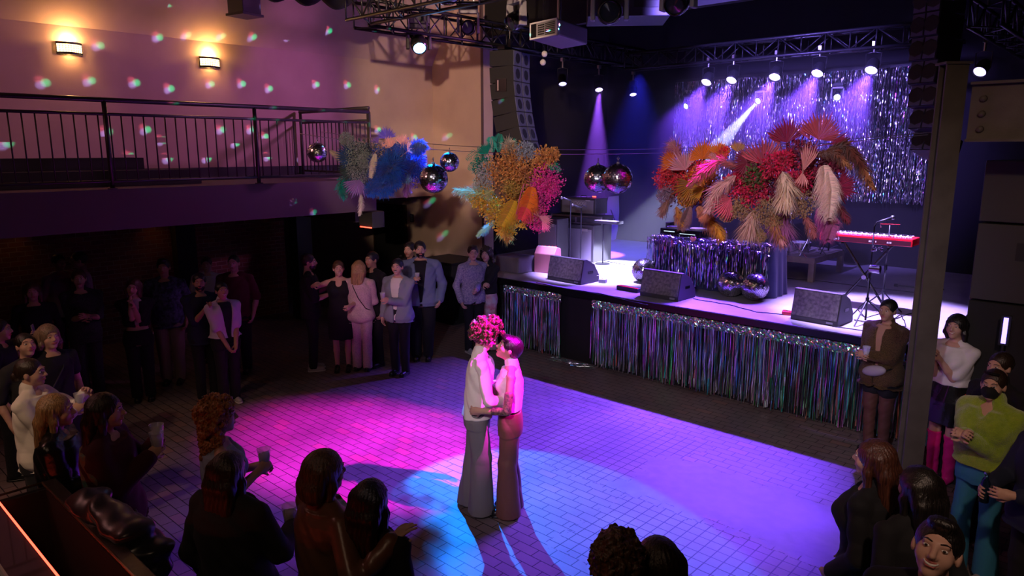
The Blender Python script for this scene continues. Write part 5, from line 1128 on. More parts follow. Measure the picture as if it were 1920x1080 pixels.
i = guest('d8', 'bearded person in a dark shirt with palms pressed together at the chin', 372, 510, 1.74, 140, top=('tee', 'navy_wear', .5, .46), bottom=('slim', 'black_wear'), hair=('short', 'hair_black'), beard='beard', R=(.02, .15, .74), L=(.02, .15, .74), curl=(.05, .05), eyes=True, head=(-.3, 0, 0), res=.01, sk='skin_tan')
guest('d9', 'short-haired person with braces over a striped open shirt, hands clasped low', 414, 527, 1.64, 135, top=('open', 'lilac_white', .5, .56), inner='black_wear', bottom=('straight', 'black_wear'), hair=('short', 'hair_black'), R=(.03, .11, .49), L=(.03, .12, .50), eyes=True, smile=True, head=(-.1, .1, 0), shoes='shoe_white', res=.01, sk='skin_tan')
guest('d10', 'barely visible bald person in dark red standing against the brick wall', 437, 476, 1.80, 175, bw=1.1, top=('tee', 'maroon_wear', .5, .46), hair=('crop', 'hair_black'), **dk)
# ------------------------------------------------------------------ left foreground
i = person('f0', 'person at the left edge holding up a phone, pink band on the wrist', (-8.35, 1.62), 1.68, 70, top=('tee', 'black_wear', .4, .46), hair=('short', 'hair_dark'), L=(.07, .17, .86), ln=(0, -1, 0), res=.01)
wristband(i, -1)
t = thing('phone', 'phone with a triple camera held up at the left edge', 'phone', i['hand'][-1]+Vector((0, 0, .03)), YAW-math.radians(70)); MB().box((0, .01, 0), (.075, .009, .15), Matrix.Rotation(.15, 3, 'X')).build('case', mat('phone_case', (.25, .2, .24), .3, noise=(60, (.5, .45, .4))), t, bevel=.003)
e = MB(); 
for dz in (.03, .055): e.cyl((-.022, .0, dz), (-.022, -.004, dz), .009, n=10)
e.cyl((.0, .0, .043), (.0, -.004, .043), .009, n=10); e.build('lens', 'black_gloss', t)
guest('f1', 'person with short black fringe looking up, a hand on their shoulder, left foreground', 44, 622, 1.66, 118, top=('tee', 'charcoal', .5, .46), hair=('short', 'hair_black'), eyes=True, head=(-.1, .25, 0), res=.009)
i = guest('f2', 'person with a brown bob in a black scooped top with a bright blue bag', 88, 607, 1.70, 118, top=('dress', 'black_wear', .3, .46), bottom=('skirt', 'black_wear', .3), hair=('bob', 'hair_ash', .12), eyes=True, head=(-.1, .1, 0), res=.009)
strap(i, [(-.06, 0, .825), (-.02, .075, .76), (.06, .09, .66), (.13, .06, .58)])
t = thing('blue_handbag', 'bright blue handbag hanging on a strap at the left', 'bag', i['world']((.14*1.7, .08, .575*1.7)), i['rz']); MB().box((0, 0, -.05), (.06, .22, .15)).build('pouch', mat('blue_bag', (.01, .12, .45), .4), t, bevel=.015); MB().tube([(0, -.09, .02), (0, 0, .07), (0, .09, .02)], .005, 5).build('strap', 'steel', t)
i = guest('f3', 'person with a dark ponytail and gold clip in a cream collared shirt, left edge', 52, 669, 1.70, 80, top=('shirt', 'cream_collar', 1., .47), bottom=('straight', 'charcoal'), hair=('bun', 'hair_dark', 1), R=(.03, .17, .73), L=(.06, .2, .79), res=.008, eyes=True, fold=.007)
c = cup(i['hand'][1]+Vector((0, 0, .04)), 'clear cup held up by the guest in the cream shirt', 'clear_drink')
hq = i['hd'](-.02, -.12, .0); MB().sph(i['warp'](hq), (.022, .03, .016), 8, 6).build('hair_clip', 'gold', i['root'], True)
guest('f4', 'person with long straight blonde hair and a shiny black leather jacket', 100, 737, 1.68, 72, top=('jacket', 'leather', 1., .47), bottom=('straight', 'black_wear'), hair=('long', 'hair_blonde', .36), R=(.06, .16, .64), L=(.06, .16, .64), res=.007, eyes=True, fold=.009)
i = guest('f5', 'person with long dark hair and an embroidered vest, holding two cups', 192, 735, 1.74, 76, bw=1.1, top=('jacket', 'maroon_wear', 1., .47), bottom=('straight', 'denim'), hair=('long', 'hair_dark', .42), R=(.02, .14, .73), L=(.09, .14, .745), curl=(.9, .9), res=.007, eyes=True, fold=.006)
cup(i['hand'][1]+Vector((0, 0, .04)), 'right cup of the pair held by the guest in the embroidered vest', 'clear_drink', 1.15); cup(i['hand'][-1]+Vector((0, 0, .045)), 'cup with a lime wedge held by the guest in the embroidered vest', 'clear_drink', 1.15, True)
B_ = Blob(); h_ = 1.74; B_.loft([(z*h_, max(a_, .09)*h_*1.1+.036, max(b_, .062)*h_*1.1+.036, 0, 0) for z, a_, b_ in BODY if .47 < z < .8], .02); B_.cut(lambda X, Y, Z: Y+.02); B_.fold = fold_fn(.005); P_, Q_ = B_.mesh(.009); link('vest', mesh_np('vest', i['warp'](P_), Q_, True), 'print_vest', i['root'])
i = guest('f6', 'person with a mass of curly ginger hair in a pale blue top, holding a cup', 405, 745, 1.72, 62, top=('tank', 'light_blue_top', 0., .5), bottom=('straight', 'black_wear'), hair=('curly', 'hair_ginger', .36, 1.12), R=(.02, .13, .68), L=(.08, .14, .66), curl=(.9, .9), res=.007, eyes=True, bust=.9)
cup(i['hand'][1]+Vector((0, 0, .04)), 'cup of pale beer held by the ginger-haired guest', 'white_drink', 1.1)
i = guest('f7', 'person with very long dark hair and a black jacket standing before the ginger hair', 425, 845, 1.66, 20, bw=1.08, top=('jacket', 'charcoal', 1., .46), bottom=('straight', 'black_wear'), hair=('long', 'hair_dark', .5), R=(.10, .18, .64), res=.007, fold=.01)
cup(i['hand'][1]+Vector((0, 0, .04)), 'cup with milky drink held low beside the long dark hair', 'white_drink', 1.15)
i = guest('f8', 'person with a short brown bob in a shiny brown shirt, arm around a friend', 605, 842, 1.74, 48, bw=1.08, top=('shirt', 'brown_satin', 1., .45), bottom=('straight', 'black_wear'), hair=('bob', 'hair_brown', .13), R=(.24, .08, .76), L=(.06, .18, .70), curl=(.25, .9), rn=(0, .3, -1), res=.0065, eyes=True, fold=.010, rpole=(.3, -1, -1))
wristband(i, 1); cup(i['hand'][-1]+Vector((0, 0, .04)), 'clear cup by the face of the guest in the brown shirt', 'clear_drink', 1.1)
guest('f9', 'person with long straight black hair in black, an arm resting on their shoulder', 694, 897, 1.64, 25, top=('shirt', 'black_wear', 1., .46), bottom=('straight', 'black_wear'), hair=('long', 'hair_black', .34), res=.007)
guest('f10', 'person with curly brown hair and a teal shirt at the bottom edge', 1158, 997, 1.80, 8, top=('shirt', 'teal_shirt', 1., .47), bottom=('straight', 'denim'), hair=('curly', 'hair_brown', .1), res=.0075)
guest('f11', 'person with smooth dark hair at the bottom edge, beside the curly brown hair', 1236, 1008, 1.72, 350, top=('shirt', 'black_wear', 1., .47), hair=('bob', 'hair_dark', .12), res=.0075)
# ------------------------------------------------------------------ right side
guest('r1', 'person with long reddish-brown hair, black top and blue jeans near the post', 1645, 822, 1.70, 318, bw=1.05, top=('shirt', 'black_wear', 1., .56), bottom=('flare', 'denim'), hair=('long', 'hair_chestnut', .40), R=(.09, .07, .52), L=(.09, .07, .52), res=.007, bust=1.1)
guest('r2', 'person in black half hidden behind the long reddish hair and the steel post', 1728, 872, 1.70, 345, top=('shirt', 'black_wear', 1., .46), hair=('long', 'hair_black', .3), res=.01)
guest('r3', 'smiling short-haired person facing the camera in the bottom right corner', 1765, 968, 1.84, 218, bw=1., top=('tee', 'black_wear', .5, .46), hair=('quiff', 'hair_black'), eyes=True, smile=True, head=(.0, .38, -.12), res=.0052)
i = guest('r4', 'person in a black and gold sequin blazer, cup in both hands, by the stage', 1668, 559, 1.74, 240, bw=1.1, top=('blazer', 'sequin', 1., .45), inner='skin_tan', bottom=('shorts', 'black_wear', 0, (.46, 'sheer_tights')), hair=('short', 'hair_black'), sk='skin_tan', eyes=True, R=(.03, .16, .66), L=(.0, .17, .665), curl=(.9, .9), res=.0075, fold=.006, head=(.1, 0, 0))
cup(i['hand'][1]+Vector((0, 0, .03)), 'clear cup held in both hands by the sequin blazer', 'clear_drink')
t = thing('bum_bag', 'pale grey bag slung at the hip of the sequin blazer', 'bag', i['world']((-.02, .18, .555*1.74)), i['rz']); MB().sph((0, 0, 0), (.14, .05, .06), 14, 8, R=Matrix.Rotation(.3, 3, 'Y')).build('pouch', mat('grey_bag', (.4, .36, .42), .6), t, True); MB().tube([(-.12, 0, .03), (-.15, -.12, .05), (-.1, -.2, .04)], .008, 5).build('strap', 'black', t)
i = guest('r5', 'person in a white t-shirt, leather skirt and hot pink boots, hands clasped', 1797, 588, 1.74, 246, top=('tee', 'white_tee', .45, .60), bottom=('skirt', 'leather', .37, (.30, 'pink_boot', 1)), hair=('bob', 'hair_black', .14), eyes=True, smile=True, R=(.015, .15, .765), L=(.015, .14, .76), curl=(1, 1), res=.0075, bust=1., head=(.25, .1, 0))
wristband(i, 1)
strap(i, [(-.06, 0, .83), (-.02, .08, .76), (.06, .085, .66), (.11, .05, .57)], 'orange_bag')
t = thing('orange_handbag', 'small orange handbag at the side of the white t-shirt', 'bag', i['world']((-.20, .05, .545*1.74)), i['rz']); MB().box((0, 0, -.06), (.07, .18, .13), taper=.8).build('pouch', 'orange_bag', t, bevel=.015); MB().tube([(0, -.06, .0), (0, 0, .04), (0, .06, .0)], .005, 5).build('handle', 'orange_bag', t)
guest('r6', 'person in a pale shirt standing behind the white t-shirt guest at the right', 1828, 584, 1.74, 215, bw=1.02, top=('shirt', 'light_tee', 1., .47), hair=('short', 'hair_dark'), res=.01)
i = guest('r7', 'person with a black face mask in a lime green fleece and blue trousers, hands clasped', 1868, 690, 1.70, 242, bw=.97, top=('puffy', 'green_fleece', .97, .555), bottom=('flare', 'blue_trouser'), hair=('bun', 'hair_dark', 1), eyes=True, mask=True, R=(.01, .16, .715), L=(.0, .16, .71), curl=(1, 1), res=.0075, bust=.9, shoes='shoe_white', head=(.2, 0, 0), feet=((.1, .05), (-.1, -.03)))
wristband(i, 1); MB().tube([i['warp'](i['hd'](-.05, .06, .1)), i['warp'](i['hd'](0, .08, .105)), i['warp'](i['hd'](.05, .06, .1))], .008, 6).build('sunglasses', 'black_gloss', i['root'])
guest('r8', 'person with dark hair whose face shows just behind the lime green fleece', 1880, 658, 1.70, 250, top=('shirt', 'black_wear', 1., .46), hair=('bun', 'hair_dark', 0), eyes=True, res=.01)
i = guest('r9', 'person in a dark jacket at the right edge with a ringed hand held out', 1985, 752, 1.68, 262, top=('jacket', 'navy_wear', .9, .46), bottom=('straight', 'black_wear'), hair=('bob', 'hair_dark', .12), R=(.08, .19, .62), L=(.05, .19, .64), res=.0075)
t = thing('dark_bottle', 'dark metal bottle in the hand at the right edge', 'bottle', i['hand'][1]); MB().lathe([(0, -.08), (.03, -.08), (.03, .05), (.014, .09), (.014, .12), (0, .12)], n=14).build('bottle', mat('blue_steel_bottle', (.04, .1, .2), .2, .8), t, True); MB().cyl((0, 0, .12), (0, 0, .135), .016).build('cap', 'steel', t)
# puffer jacket lying over the bar rail
B_ = Blob(); B_.cap((-.3, 0, .03), (.3, .05, .0), .09, .1, .05).cap((-.35, .09, -.1), (.35, .12, -.12), .1, .12, .06).cap((-.3, .11, -.3), (.3, .12, -.34), .1, .09, .06).cap((.3, .1, 0), (.42, .14, -.3), .07, .05, .04).cap((-.32, .08, 0), (-.45, .12, -.28), .07, .05, .04); B_.fold = lambda X, Y, Z: .016*np.sin(Z*46+3*np.sin(X*6))+.006*np.sin(X*31+Y*20)
P_, Q_ = B_.mesh(.012); t = thing('puffer_jacket', 'black puffer jacket slung over the outer side of the bar rail', 'jacket', (-4.35, 1.21, BZ+.02)); link('shell', mesh_np('shell', P_, Q_, True), 'puffer', t); MB().tube([(-.05, .2, -.02), (0, .235, -.15), (.02, .23, -.35)], .006, 5).build('zip', 'steel', t)
# ------------------------------------------------------------------ hanging dyed-flower clouds
M['petal'] = vcol_mat('dyed_petal', .6, trans=.25, sheen=.2); M['plume'] = vcol_mat('dyed_plume', .8, trans=.35, sheen=.3)
RV = Vector((math.cos(YAW), math.sin(YAW), 0)); UV = Vector((0, 0, 1)); TV = Vector((math.sin(YAW), -math.cos(YAW), 0))   # right, up, towards the hall side
FWD = Vector((-math.sin(YAW)*math.cos(PITCH), math.cos(YAW)*math.cos(PITCH), -math.sin(PITCH)))
class Cloud:
    def __init__(s, name, label, px, py, y): s.y = y; s.o = ay(px, py, y); s.k = (s.o-C0).dot(FWD)/F_PX; s.c0 = (px, py); s.root = thing(name, label, 'hanging flowers', s.o, 0, 'dyed flower clouds on the garland')
    def p(s, px, py, dep=0.): return (ay(px, py, s.y)-s.o)+TV*dep
    def jc(s, c, v=.25): f = 1+rnd.uniform(-v, v); return tuple(min(1, max(0, x*f*(1+rnd.uniform(-.08, .08)))) for x in c)
    def d(s, ang, out=.25): a = math.radians(ang); return (RV*math.cos(a)+UV*math.sin(a)+TV*out).normalized()
    def fan(s, px, py, ang, R, span, col, dep=.1, n=None, tilt=None):
        b = s.p(px, py, dep); R *= s.k; n = n or max(8, int(span/8)); m = MB(); t = rnd.uniform(.1, .5) if tilt is None else tilt; f = s.d(ang, t); nrm = (TV-f*TV.dot(f)).normalized(); sd = f.cross(nrm)
        for i in range(n):
            u = (i+.5)/n-.5; th = math.radians(span)*u; w = math.radians(span)/n*.5; L = R*(1-.35*abs(u)**1.5)*rnd.uniform(.88, 1.06)
            def q(a, r, z): return b+(f*math.cos(a)+sd*math.sin(a))*r+nrm*(z-.25*r*r/R*rnd.uniform(.6, 1))
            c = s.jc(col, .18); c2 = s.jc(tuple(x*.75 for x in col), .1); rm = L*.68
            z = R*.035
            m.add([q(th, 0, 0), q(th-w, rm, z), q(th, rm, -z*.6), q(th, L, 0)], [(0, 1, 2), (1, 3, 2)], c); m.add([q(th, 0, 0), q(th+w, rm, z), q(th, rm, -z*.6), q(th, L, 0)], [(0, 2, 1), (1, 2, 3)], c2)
        m.tube([b, b-f*.04, b-f*.12+Vector((0, 0, 0))], .004, 5, tuple(x*.5 for x in col)); m.build('palm_fan', 'petal', s.root, recalc=False)
    def plume(s, pts, w, col, dep=.12, n=420, name='pampas_plume', tip=None, straight=.35):
        P = [s.p(a, b, dep+.02*i) for i, (a, b) in enumerate(pts)]; w *= s.k*.55; m = MB(); tot = len(P)-1; cl = []
        def at(u): x = u*tot; i = min(int(x), tot-1); return P[i].lerp(P[i+1], x-i), (P[i+1]-P[i]).normalized()
        for k in range(n):
            u = rnd.random(); c, t = at(u); wd = w*(.35+1.2*math.sin(PI*min(1, u*.85+.12)))*rnd.uniform(.5, 1.1); a = rnd.uniform(0, 2*PI); o = t.orthogonal().normalized(); v = (o*math.cos(a)+t.cross(o)*math.sin(a))
            e = c+v*wd+t*wd*straight*3*rnd.uniform(.4, 1.2)+Vector((0, 0, -wd*.35)); mid = c.lerp(e, .55)+Vector((0, 0, wd*.12)); q = t.cross(v).normalized()*.0028
            cc = s.jc(col if not tip or u < .7 else tip, .22); m.add([c-q, c+q, mid+q*1.2, mid-q*1.2, e], [(0, 1, 2, 3), (3, 2, 4)], cc)
        m.tube(P, .0035, 4, tuple(x*.6 for x in col)); m.build(name, 'plume', s.root, recalc=False)
    def feather(s, pts, w, col, dep=.16, tip=None):
        P = [s.p(a, b, dep) for a, b in pts]; m = MB(); tot = len(P)-1; w *= s.k*.5; N = 90
        for k in range(N):
            u = k/N; x = u*tot; i = min(int(x), tot-1); c = P[i].lerp(P[i+1], x-i); t = (P[i+1]-P[i]).normalized(); sd = t.cross(TV).normalized(); wd = w*math.sin(PI*(.1+.85*u))**.6
            for g in (-1, 1):
                for r in range(4):
                    L = wd*rnd.uniform(.55, 1.35); dz = rnd.uniform(-.5, .8)*wd; e = c+sd*g*L+t*L*rnd.uniform(.3, 1.0)+TV*dz+Vector((0, 0, -L*rnd.uniform(.2, .7))); md = c+sd*g*L*.6+t*L*.1+TV*(dz*.5+.2*wd); q = t*.0022
                    m.add([c-q, c+q, md+q, md-q, e], [(0, 1, 2, 3), (3, 2, 4)], s.jc(col if not tip or u < .65 else tip, .15))
        m.tube(P, .003, 4, tuple(x*.7 for x in col)); m.build('feather', 'plume', s.root, recalc=False)
    def leaves(s, px, py, r, col, dep=.05, n=None, sz=.02, name='leaf_spray', col2=None):
        c = s.p(px, py, dep); r *= s.k; m = MB(); n = n or int(260+r*2600)
        for k in range(n):
            d = Vector((rnd.gauss(0, 1), rnd.gauss(0, 1), rnd.gauss(0, 1))).normalized(); rr = r*(rnd.random()**.45)*rnd.uniform(.75, 1.12); p = c+d*rr; f = (d+Vector((rnd.uniform(-.8, .8), rnd.uniform(-.8, .8), rnd.uniform(-.8, .8)))).normalized(); o = f.orthogonal().normalized(); a = rnd.uniform(0, 6.28); q = (o*math.cos(a)+f.cross(o)*math.sin(a)); L = sz*rnd.uniform(.7, 1.5)
            cc = s.jc(col2 if col2 and rnd.random() < .4 else col, .35); up = f.cross(q)*L*.2
            m.add([p, p+f*L*.5+q*L*.3+up, p+f*L, p+f*L*.5-q*L*.3+up], [(0, 1, 2), (0, 2, 3)], cc)
        for k in range(14):
            d = Vector((rnd.gauss(0, 1), rnd.gauss(0, 1), rnd.gauss(0, 1))).normalized(); m.tube([c, c+d*r*.9], .002, 3, tuple(x*.5 for x in col))
        m.build(name, 'petal', s.root, recalc=False)['kind'] = 'stuff'
    def gyp(s, px, py, r, col, dep=.1, n=None):
        c = s.p(px, py, dep); r *= s.k; m = MB(); n = n or int(300+r*4200)
        for k in range(n):
            d = Vector((rnd.gauss(0, 1), rnd.gauss(0, 1), rnd.gauss(0, 1))).normalized(); p = c+d*r*rnd.random()**.35; z = rnd.uniform(.003, .0065); m.add([p+Vector((z, 0, -z)), p+Vector((-z, 0, -z)), p+Vector((0, z, z)), p+Vector((0, -z, z))], [(0, 1, 2), (0, 3, 1), (0, 2, 3), (1, 3, 2)], s.jc(col, .3))
        for k in range(30):
            d = Vector((rnd.gauss(0, 1), rnd.gauss(0, 1), rnd.gauss(0, 1))).normalized(); m.tube([c+d*r*.1, c+d*r*.95], .0014, 3, tuple(x*.5 for x in col))
        m.build('tiny_blossom_spray', 'petal', s.root, recalc=False)['kind'] = 'stuff'
    def fern(s, pts, w, col, dep=.1):
        P = [s.p(a, b, dep) for a, b in pts]; m = MB(); tot = len(P)-1; w *= s.k; N = 16
        for k in range(N):
            u = k/N; x = u*tot; i = min(int(x), tot-1); c = P[i].lerp(P[i+1], x-i); t = (P[i+1]-P[i]).normalized(); sd = t.cross(TV).normalized(); L = w*math.sin(PI*(.12+.8*u))
            for g in (-1, 1): e = c+sd*g*L+t*L*.6; q = t*w*.09; m.add([c, c.lerp(e, .5)+q, e, c.lerp(e, .5)-q], [(0, 1, 2, 3)], s.jc(col, .2))
        m.tube(P, .003, 4, col); m.build('fern_leaf', 'petal', s.root, recalc=False)
    def fluff(s, px, py, r, col, dep=.1, n=None):
        c = s.p(px, py, dep); r *= s.k; m = MB(); n = n or int(500+r*3500)
        for k in range(n):
            d = Vector((rnd.gauss(0, 1), rnd.gauss(0, 1), rnd.gauss(0, 1))).normalized(); a = c+d*r*rnd.uniform(.1, .7); e = a+(d+Vector((rnd.uniform(-.5, .5), rnd.uniform(-.5, .5), rnd.uniform(-.8, .2)))).normalized()*r*rnd.uniform(.25, .5); q = d.orthogonal().normalized()*.0035; md = a.lerp(e, .5)+Vector((0, 0, .006))
            m.add([a-q, a+q, md+q, md-q, e], [(0, 1, 2, 3), (3, 2, 4)], s.jc(col, .3))
        m.build('fluffy_grass', 'plume', s.root, recalc=False)['kind'] = 'stuff'
# blue, front
c = Cloud('flower_cloud', 'cloud of grey, teal and royal blue dried flowers with a purple palm fan below', 690, 318, GY)
for a in ((653, 262, 15), (673, 288, 24), (677, 318, 26), (660, 305, 18), (690, 300, 16)): c.gyp(*a, (.42, .5, .5))
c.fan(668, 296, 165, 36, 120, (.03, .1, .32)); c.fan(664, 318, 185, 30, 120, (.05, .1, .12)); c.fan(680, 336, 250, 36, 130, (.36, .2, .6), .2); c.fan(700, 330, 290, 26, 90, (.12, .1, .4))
c.feather([(652, 302), (640, 292), (624, 282)], 12, (.7, .6, .52)); c.feather([(712, 288), (708, 305), (702, 332)], 12, (.85, .78, .68), .28)
c.leaves(650, 345, 18, (.0, .32, .25)); c.plume([(648, 335), (645, 352), (650, 372)], 13, (.0, .38, .33)); c.plume([(683, 362), (684, 378), (681, 400)], 10, (.75, .68, .66), .2)
for a in ((735, 315, 34), (722, 348, 26), (712, 330, 24), (740, 340, 20), (700, 355, 18)): c.fluff(*a, (.01, .11, .55), .08)
c.leaves(715, 300, 28, (.02, .07, .4), 0); c.fern([(640, 340), (638, 355), (655, 370)], 10, (.0, .3, .25)); c.leaves(670, 300, 30, (.04, .14, .16), .0); c.leaves(672, 345, 26, (.05, .12, .2), -.05); c.leaves(680, 300, 40, (.05, .08, .12), -.1, sz=.03)
# blue, rear
c = Cloud('flower_cloud', 'cloud of deep blue dried flowers with pink palm fans on top, behind the grey-teal one', 762, 298, GY+.35)
c.fan(728, 260, 95, 24, 170, (.12, .08, .65)); c.fan(737, 278, 110, 24, 130, (.75, .38, .4), .2); c.fan(756, 272, 70, 22, 130, (.7, .34, .36), .15); c.fan(768, 284, 35, 22, 110, (.75, .38, .42), .2); c.fan(712, 268, 130, 16, 100, (.2, .1, .5))
for a in ((760, 295, 30), (778, 312, 26), (785, 278, 18), (742, 285, 20)): c.fluff(*a, (.01, .06, .45))
c.leaves(765, 300, 34, (.02, .04, .32), -.05, sz=.03); c.leaves(775, 325, 24, (.08, .03, .3)); c.plume([(763, 330), (767, 345), (765, 364)], 16, (.4, .16, .5), .15); c.fan(785, 300, 350, 20, 120, (.03, .04, .35)); c.plume([(775, 272), (790, 268), (802, 276)], 14, (.02, .1, .5))
c.fluff(765, 332, 14, (.25, .45, .75), .2)
# yellow and pink
c = Cloud('flower_cloud', 'round cloud of golden yellow, orange and hot pink dried flowers with green ferns', 960, 348, GY)
for a in (((912, 290), (895, 285), (874, 300)), ((925, 285), (922, 268), (920, 257)), ((935, 285), (934, 268), (938, 251)), ((912, 300), (895, 305), (878, 318)), ((1015, 300), (1032, 305), (1050, 322)), ((945, 272), (958, 268), (968, 270))): c.fern(a, 11, (.0, .42, .24), .05)
c.fan(915, 288, 125, 24, 120, (.0, .4, .25)); c.leaves(905, 312, 22, (.0, .3, .2)); c.plume([(952, 292), (953, 280), (957, 268)], 26, (.82, .7, .5), .1)
O1, O2, Y1, P1 = (.82, .38, .09), (.62, .26, .05), (.85, .48, .03), (1, .02, .36)
for a in ((966, 302, 34), (940, 318, 32), (985, 325, 34), (1020, 296, 20), (1035, 290, 12), (960, 330, 40), (905, 338, 12)): c.leaves(*a, O1, .08, None, .024, 'leaf_spray', O2)
for a in ((1026, 335, 30), (1018, 362, 32), (1003, 385, 26), (1010, 415, 20), (1030, 350, 20)): c.leaves(*a, P1, .06, None, .02, 'leaf_spray', (1, .1, .4))
for a in ((915, 378, 30), (930, 398, 26), (950, 425, 20), (975, 405, 24), (898, 372, 18), (965, 375, 34)): c.leaves(*a, Y1, .08, None, .024, 'leaf_spray', (.75, .36, .02))
c.gyp(917, 325, 26, (.62, .62, .58)); c.gyp(905, 345, 20, (.6, .62, .5)); c.gyp(960, 350, 18, (.6, .42, .08), .2); c.gyp(1000, 395, 22, (.65, .2, .25)); c.gyp(985, 285, 20, (.5, .55, .6), .05)
c.plume([(930, 358), (895, 360), (856, 354)], 26, (.58, .62, .26), .12); c.plume([(928, 412), (912, 425), (896, 440)], 12, (.52, .85, .6), .1); c.feather([(964, 372), (955, 392), (940, 418)], 32, (.78, .5, .02), .3); c.feather([(996, 348), (990, 375), (976, 408)], 34, (.98, .27, .02), .28, (1, .1, .12)); c.plume([(948, 415), (945, 430), (955, 445)], 20, (.85, .55, .1), .1)
c.fan(1008, 402, 335, 28, 60, (1, .42, .5), .2, 8); c.fan(1015, 412, 300, 22, 60, (1, .4, .45), .2, 7); MB().tube([c.p(982, 342, .3), c.p(975, 362, .34), c.p(968, 396, .32)], .006, 6, (.6, .1, .2)).build('dried_branch', 'petal', c.root)
MB().sph(c.p(960, 348, -.05), .2, 12, 8, (.2, .12, .05)).build('foam_core', 'petal', c.root, True)
# orange
c = Cloud('flower_cloud', 'orange, red and pink dried flower cloud with olive fans, left of the burgundy one', 1295, 340, GY+.25)
OR, RD, PK = (1, .25, .02), (.9, .02, .05), (1, .45, .5)
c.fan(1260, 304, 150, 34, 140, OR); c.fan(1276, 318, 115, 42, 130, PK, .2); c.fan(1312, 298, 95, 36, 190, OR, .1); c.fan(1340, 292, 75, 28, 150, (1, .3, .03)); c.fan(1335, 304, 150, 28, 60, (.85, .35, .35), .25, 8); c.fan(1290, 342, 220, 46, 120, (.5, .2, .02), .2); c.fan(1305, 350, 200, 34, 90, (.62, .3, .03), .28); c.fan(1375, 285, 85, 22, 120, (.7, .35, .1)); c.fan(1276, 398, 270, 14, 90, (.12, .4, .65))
c.plume([(1268, 295), (1262, 280), (1252, 272)], 30, PK); 
for a in ((1246, 335, 24), (1258, 322, 22), (1300, 318, 24), (1280, 345, 26), (1350, 285, 12)): c.leaves(*a, RD, .05, None, .022, 'leaf_spray', (1, .1, .1))
for a in ((1306, 335, 24), (1320, 325, 20), (1295, 360, 22)): c.leaves(*a, (.85, .24, .02), .1)
c.gyp(1283, 370, 18, (.9, .4, .05)); c.gyp(1245, 365, 20, (.4, .25, .3)); c.leaves(1300, 345, 50, (.15, .03, .02), -.1, sz=.035)
c.plume([(1250, 370), (1240, 385), (1233, 402)], 16, (.5, .25, .2)); c.plume([(1262, 385), (1266, 400), (1272, 420)], 18, (.9, .42, .1)); c.feather([(1285, 385), (1278, 405), (1268, 428)], 20, (.4, .2, .22)); c.plume([(1305, 395), (1322, 412), (1335, 430)], 26, (.75, .3, .12)); c.plume([(1318, 408), (1330, 422), (1340, 442)], 20, (1, .48, .05), .2); c.feather([(1300, 385), (1312, 400), (1330, 410)], 20, (.7, .28, .15))
# burgundy
c = Cloud('flower_cloud', 'largest flower cloud of burgundy palm fans, cream feathers and dark pampas', 1440, 335, GY)
BU, RS, DK = (.42, .012, .09), (.68, .1, .17), (.27, .01, .06)
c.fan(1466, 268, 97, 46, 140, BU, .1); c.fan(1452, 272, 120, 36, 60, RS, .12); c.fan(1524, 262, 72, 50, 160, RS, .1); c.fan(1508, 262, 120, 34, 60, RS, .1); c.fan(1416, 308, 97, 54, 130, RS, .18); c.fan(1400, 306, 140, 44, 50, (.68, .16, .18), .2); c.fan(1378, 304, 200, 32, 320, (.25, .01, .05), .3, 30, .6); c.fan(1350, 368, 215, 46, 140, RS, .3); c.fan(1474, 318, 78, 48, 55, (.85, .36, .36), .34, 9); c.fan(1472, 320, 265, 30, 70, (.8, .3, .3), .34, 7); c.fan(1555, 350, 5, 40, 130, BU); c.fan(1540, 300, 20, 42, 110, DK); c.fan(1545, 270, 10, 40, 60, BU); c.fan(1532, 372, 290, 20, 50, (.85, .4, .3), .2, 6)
c.feather([(1500, 308), (1506, 345), (1508, 404)], 38, (.85, .6, .55), .42); c.feather([(1504, 318), (1510, 350), (1506, 398)], 26, (.9, .66, .6), .46); c.plume([(1430, 318), (1436, 345), (1430, 382)], 36, (.88, .66, .5), .42, 900); c.plume([(1354, 326), (1322, 348), (1300, 388)], 28, (.78, .45, .46), .38, 600)
c.plume([(1540, 280), (1572, 272), (1596, 305), (1616, 352)], 26, (.26, .06, .04), .1, 900, 'pampas_plume', (.55, .22, .08)); c.plume([(1505, 288), (1540, 285), (1568, 314)], 18, (.34, .1, .06), .2, 500, 'pampas_plume', (.6, .28, .12)); c.plume([(1364, 312), (1330, 300), (1304, 312), (1272, 344)], 24, (.5, .14, .16), .32, 900)
c.feather([(1515, 385), (1528, 410), (1530, 448)], 30, (.55, .1, .36), .2); c.feather([(1525, 390), (1536, 415), (1528, 440)], 24, (.62, .16, .42), .24); c.plume([(1428, 392), (1436, 425), (1446, 452)], 24, (.5, .2, .1), .22, 500, 'pampas_plume', (.85, .4, .4)); c.plume([(1400, 388), (1392, 410), (1384, 436)], 40, (.72, .45, .38), .2, 700); c.plume([(1550, 372), (1562, 392), (1572, 412)], 16, (.42, .05, .1)); c.plume([(1465, 388), (1455, 410), (1458, 432)], 44, (.48, .14, .42), .1, 700); c.plume([(1495, 400), (1506, 420), (1512, 440)], 18, (.6, .18, .2)); c.feather([(1330, 378), (1312, 395), (1298, 405)], 20, (.7, .25, .15), .2)
for a in ((1431, 310, 26), (1367, 344, 28), (1397, 360, 26), (1475, 337, 24), (1450, 300, 18), (1385, 330, 22)): c.leaves(*a, (.55, .004, .05), .22, None, .022, 'leaf_spray', (.8, .01, .12))
for a in ((1543, 322, 34), (1525, 340, 28), (1500, 292, 28), (1455, 350, 40), (1410, 335, 40), (1570, 300, 16)): c.leaves(*a, DK, .0, None, .03)
for a in ((1376, 386, 24), (1422, 392, 28), (1478, 377, 30), (1408, 437, 14), (1436, 415, 18), (1350, 395, 18)): c.gyp(*a, (.5, .3, .14), .2)
c.leaves(1395, 330, 24, (.1, .14, .03), .25)
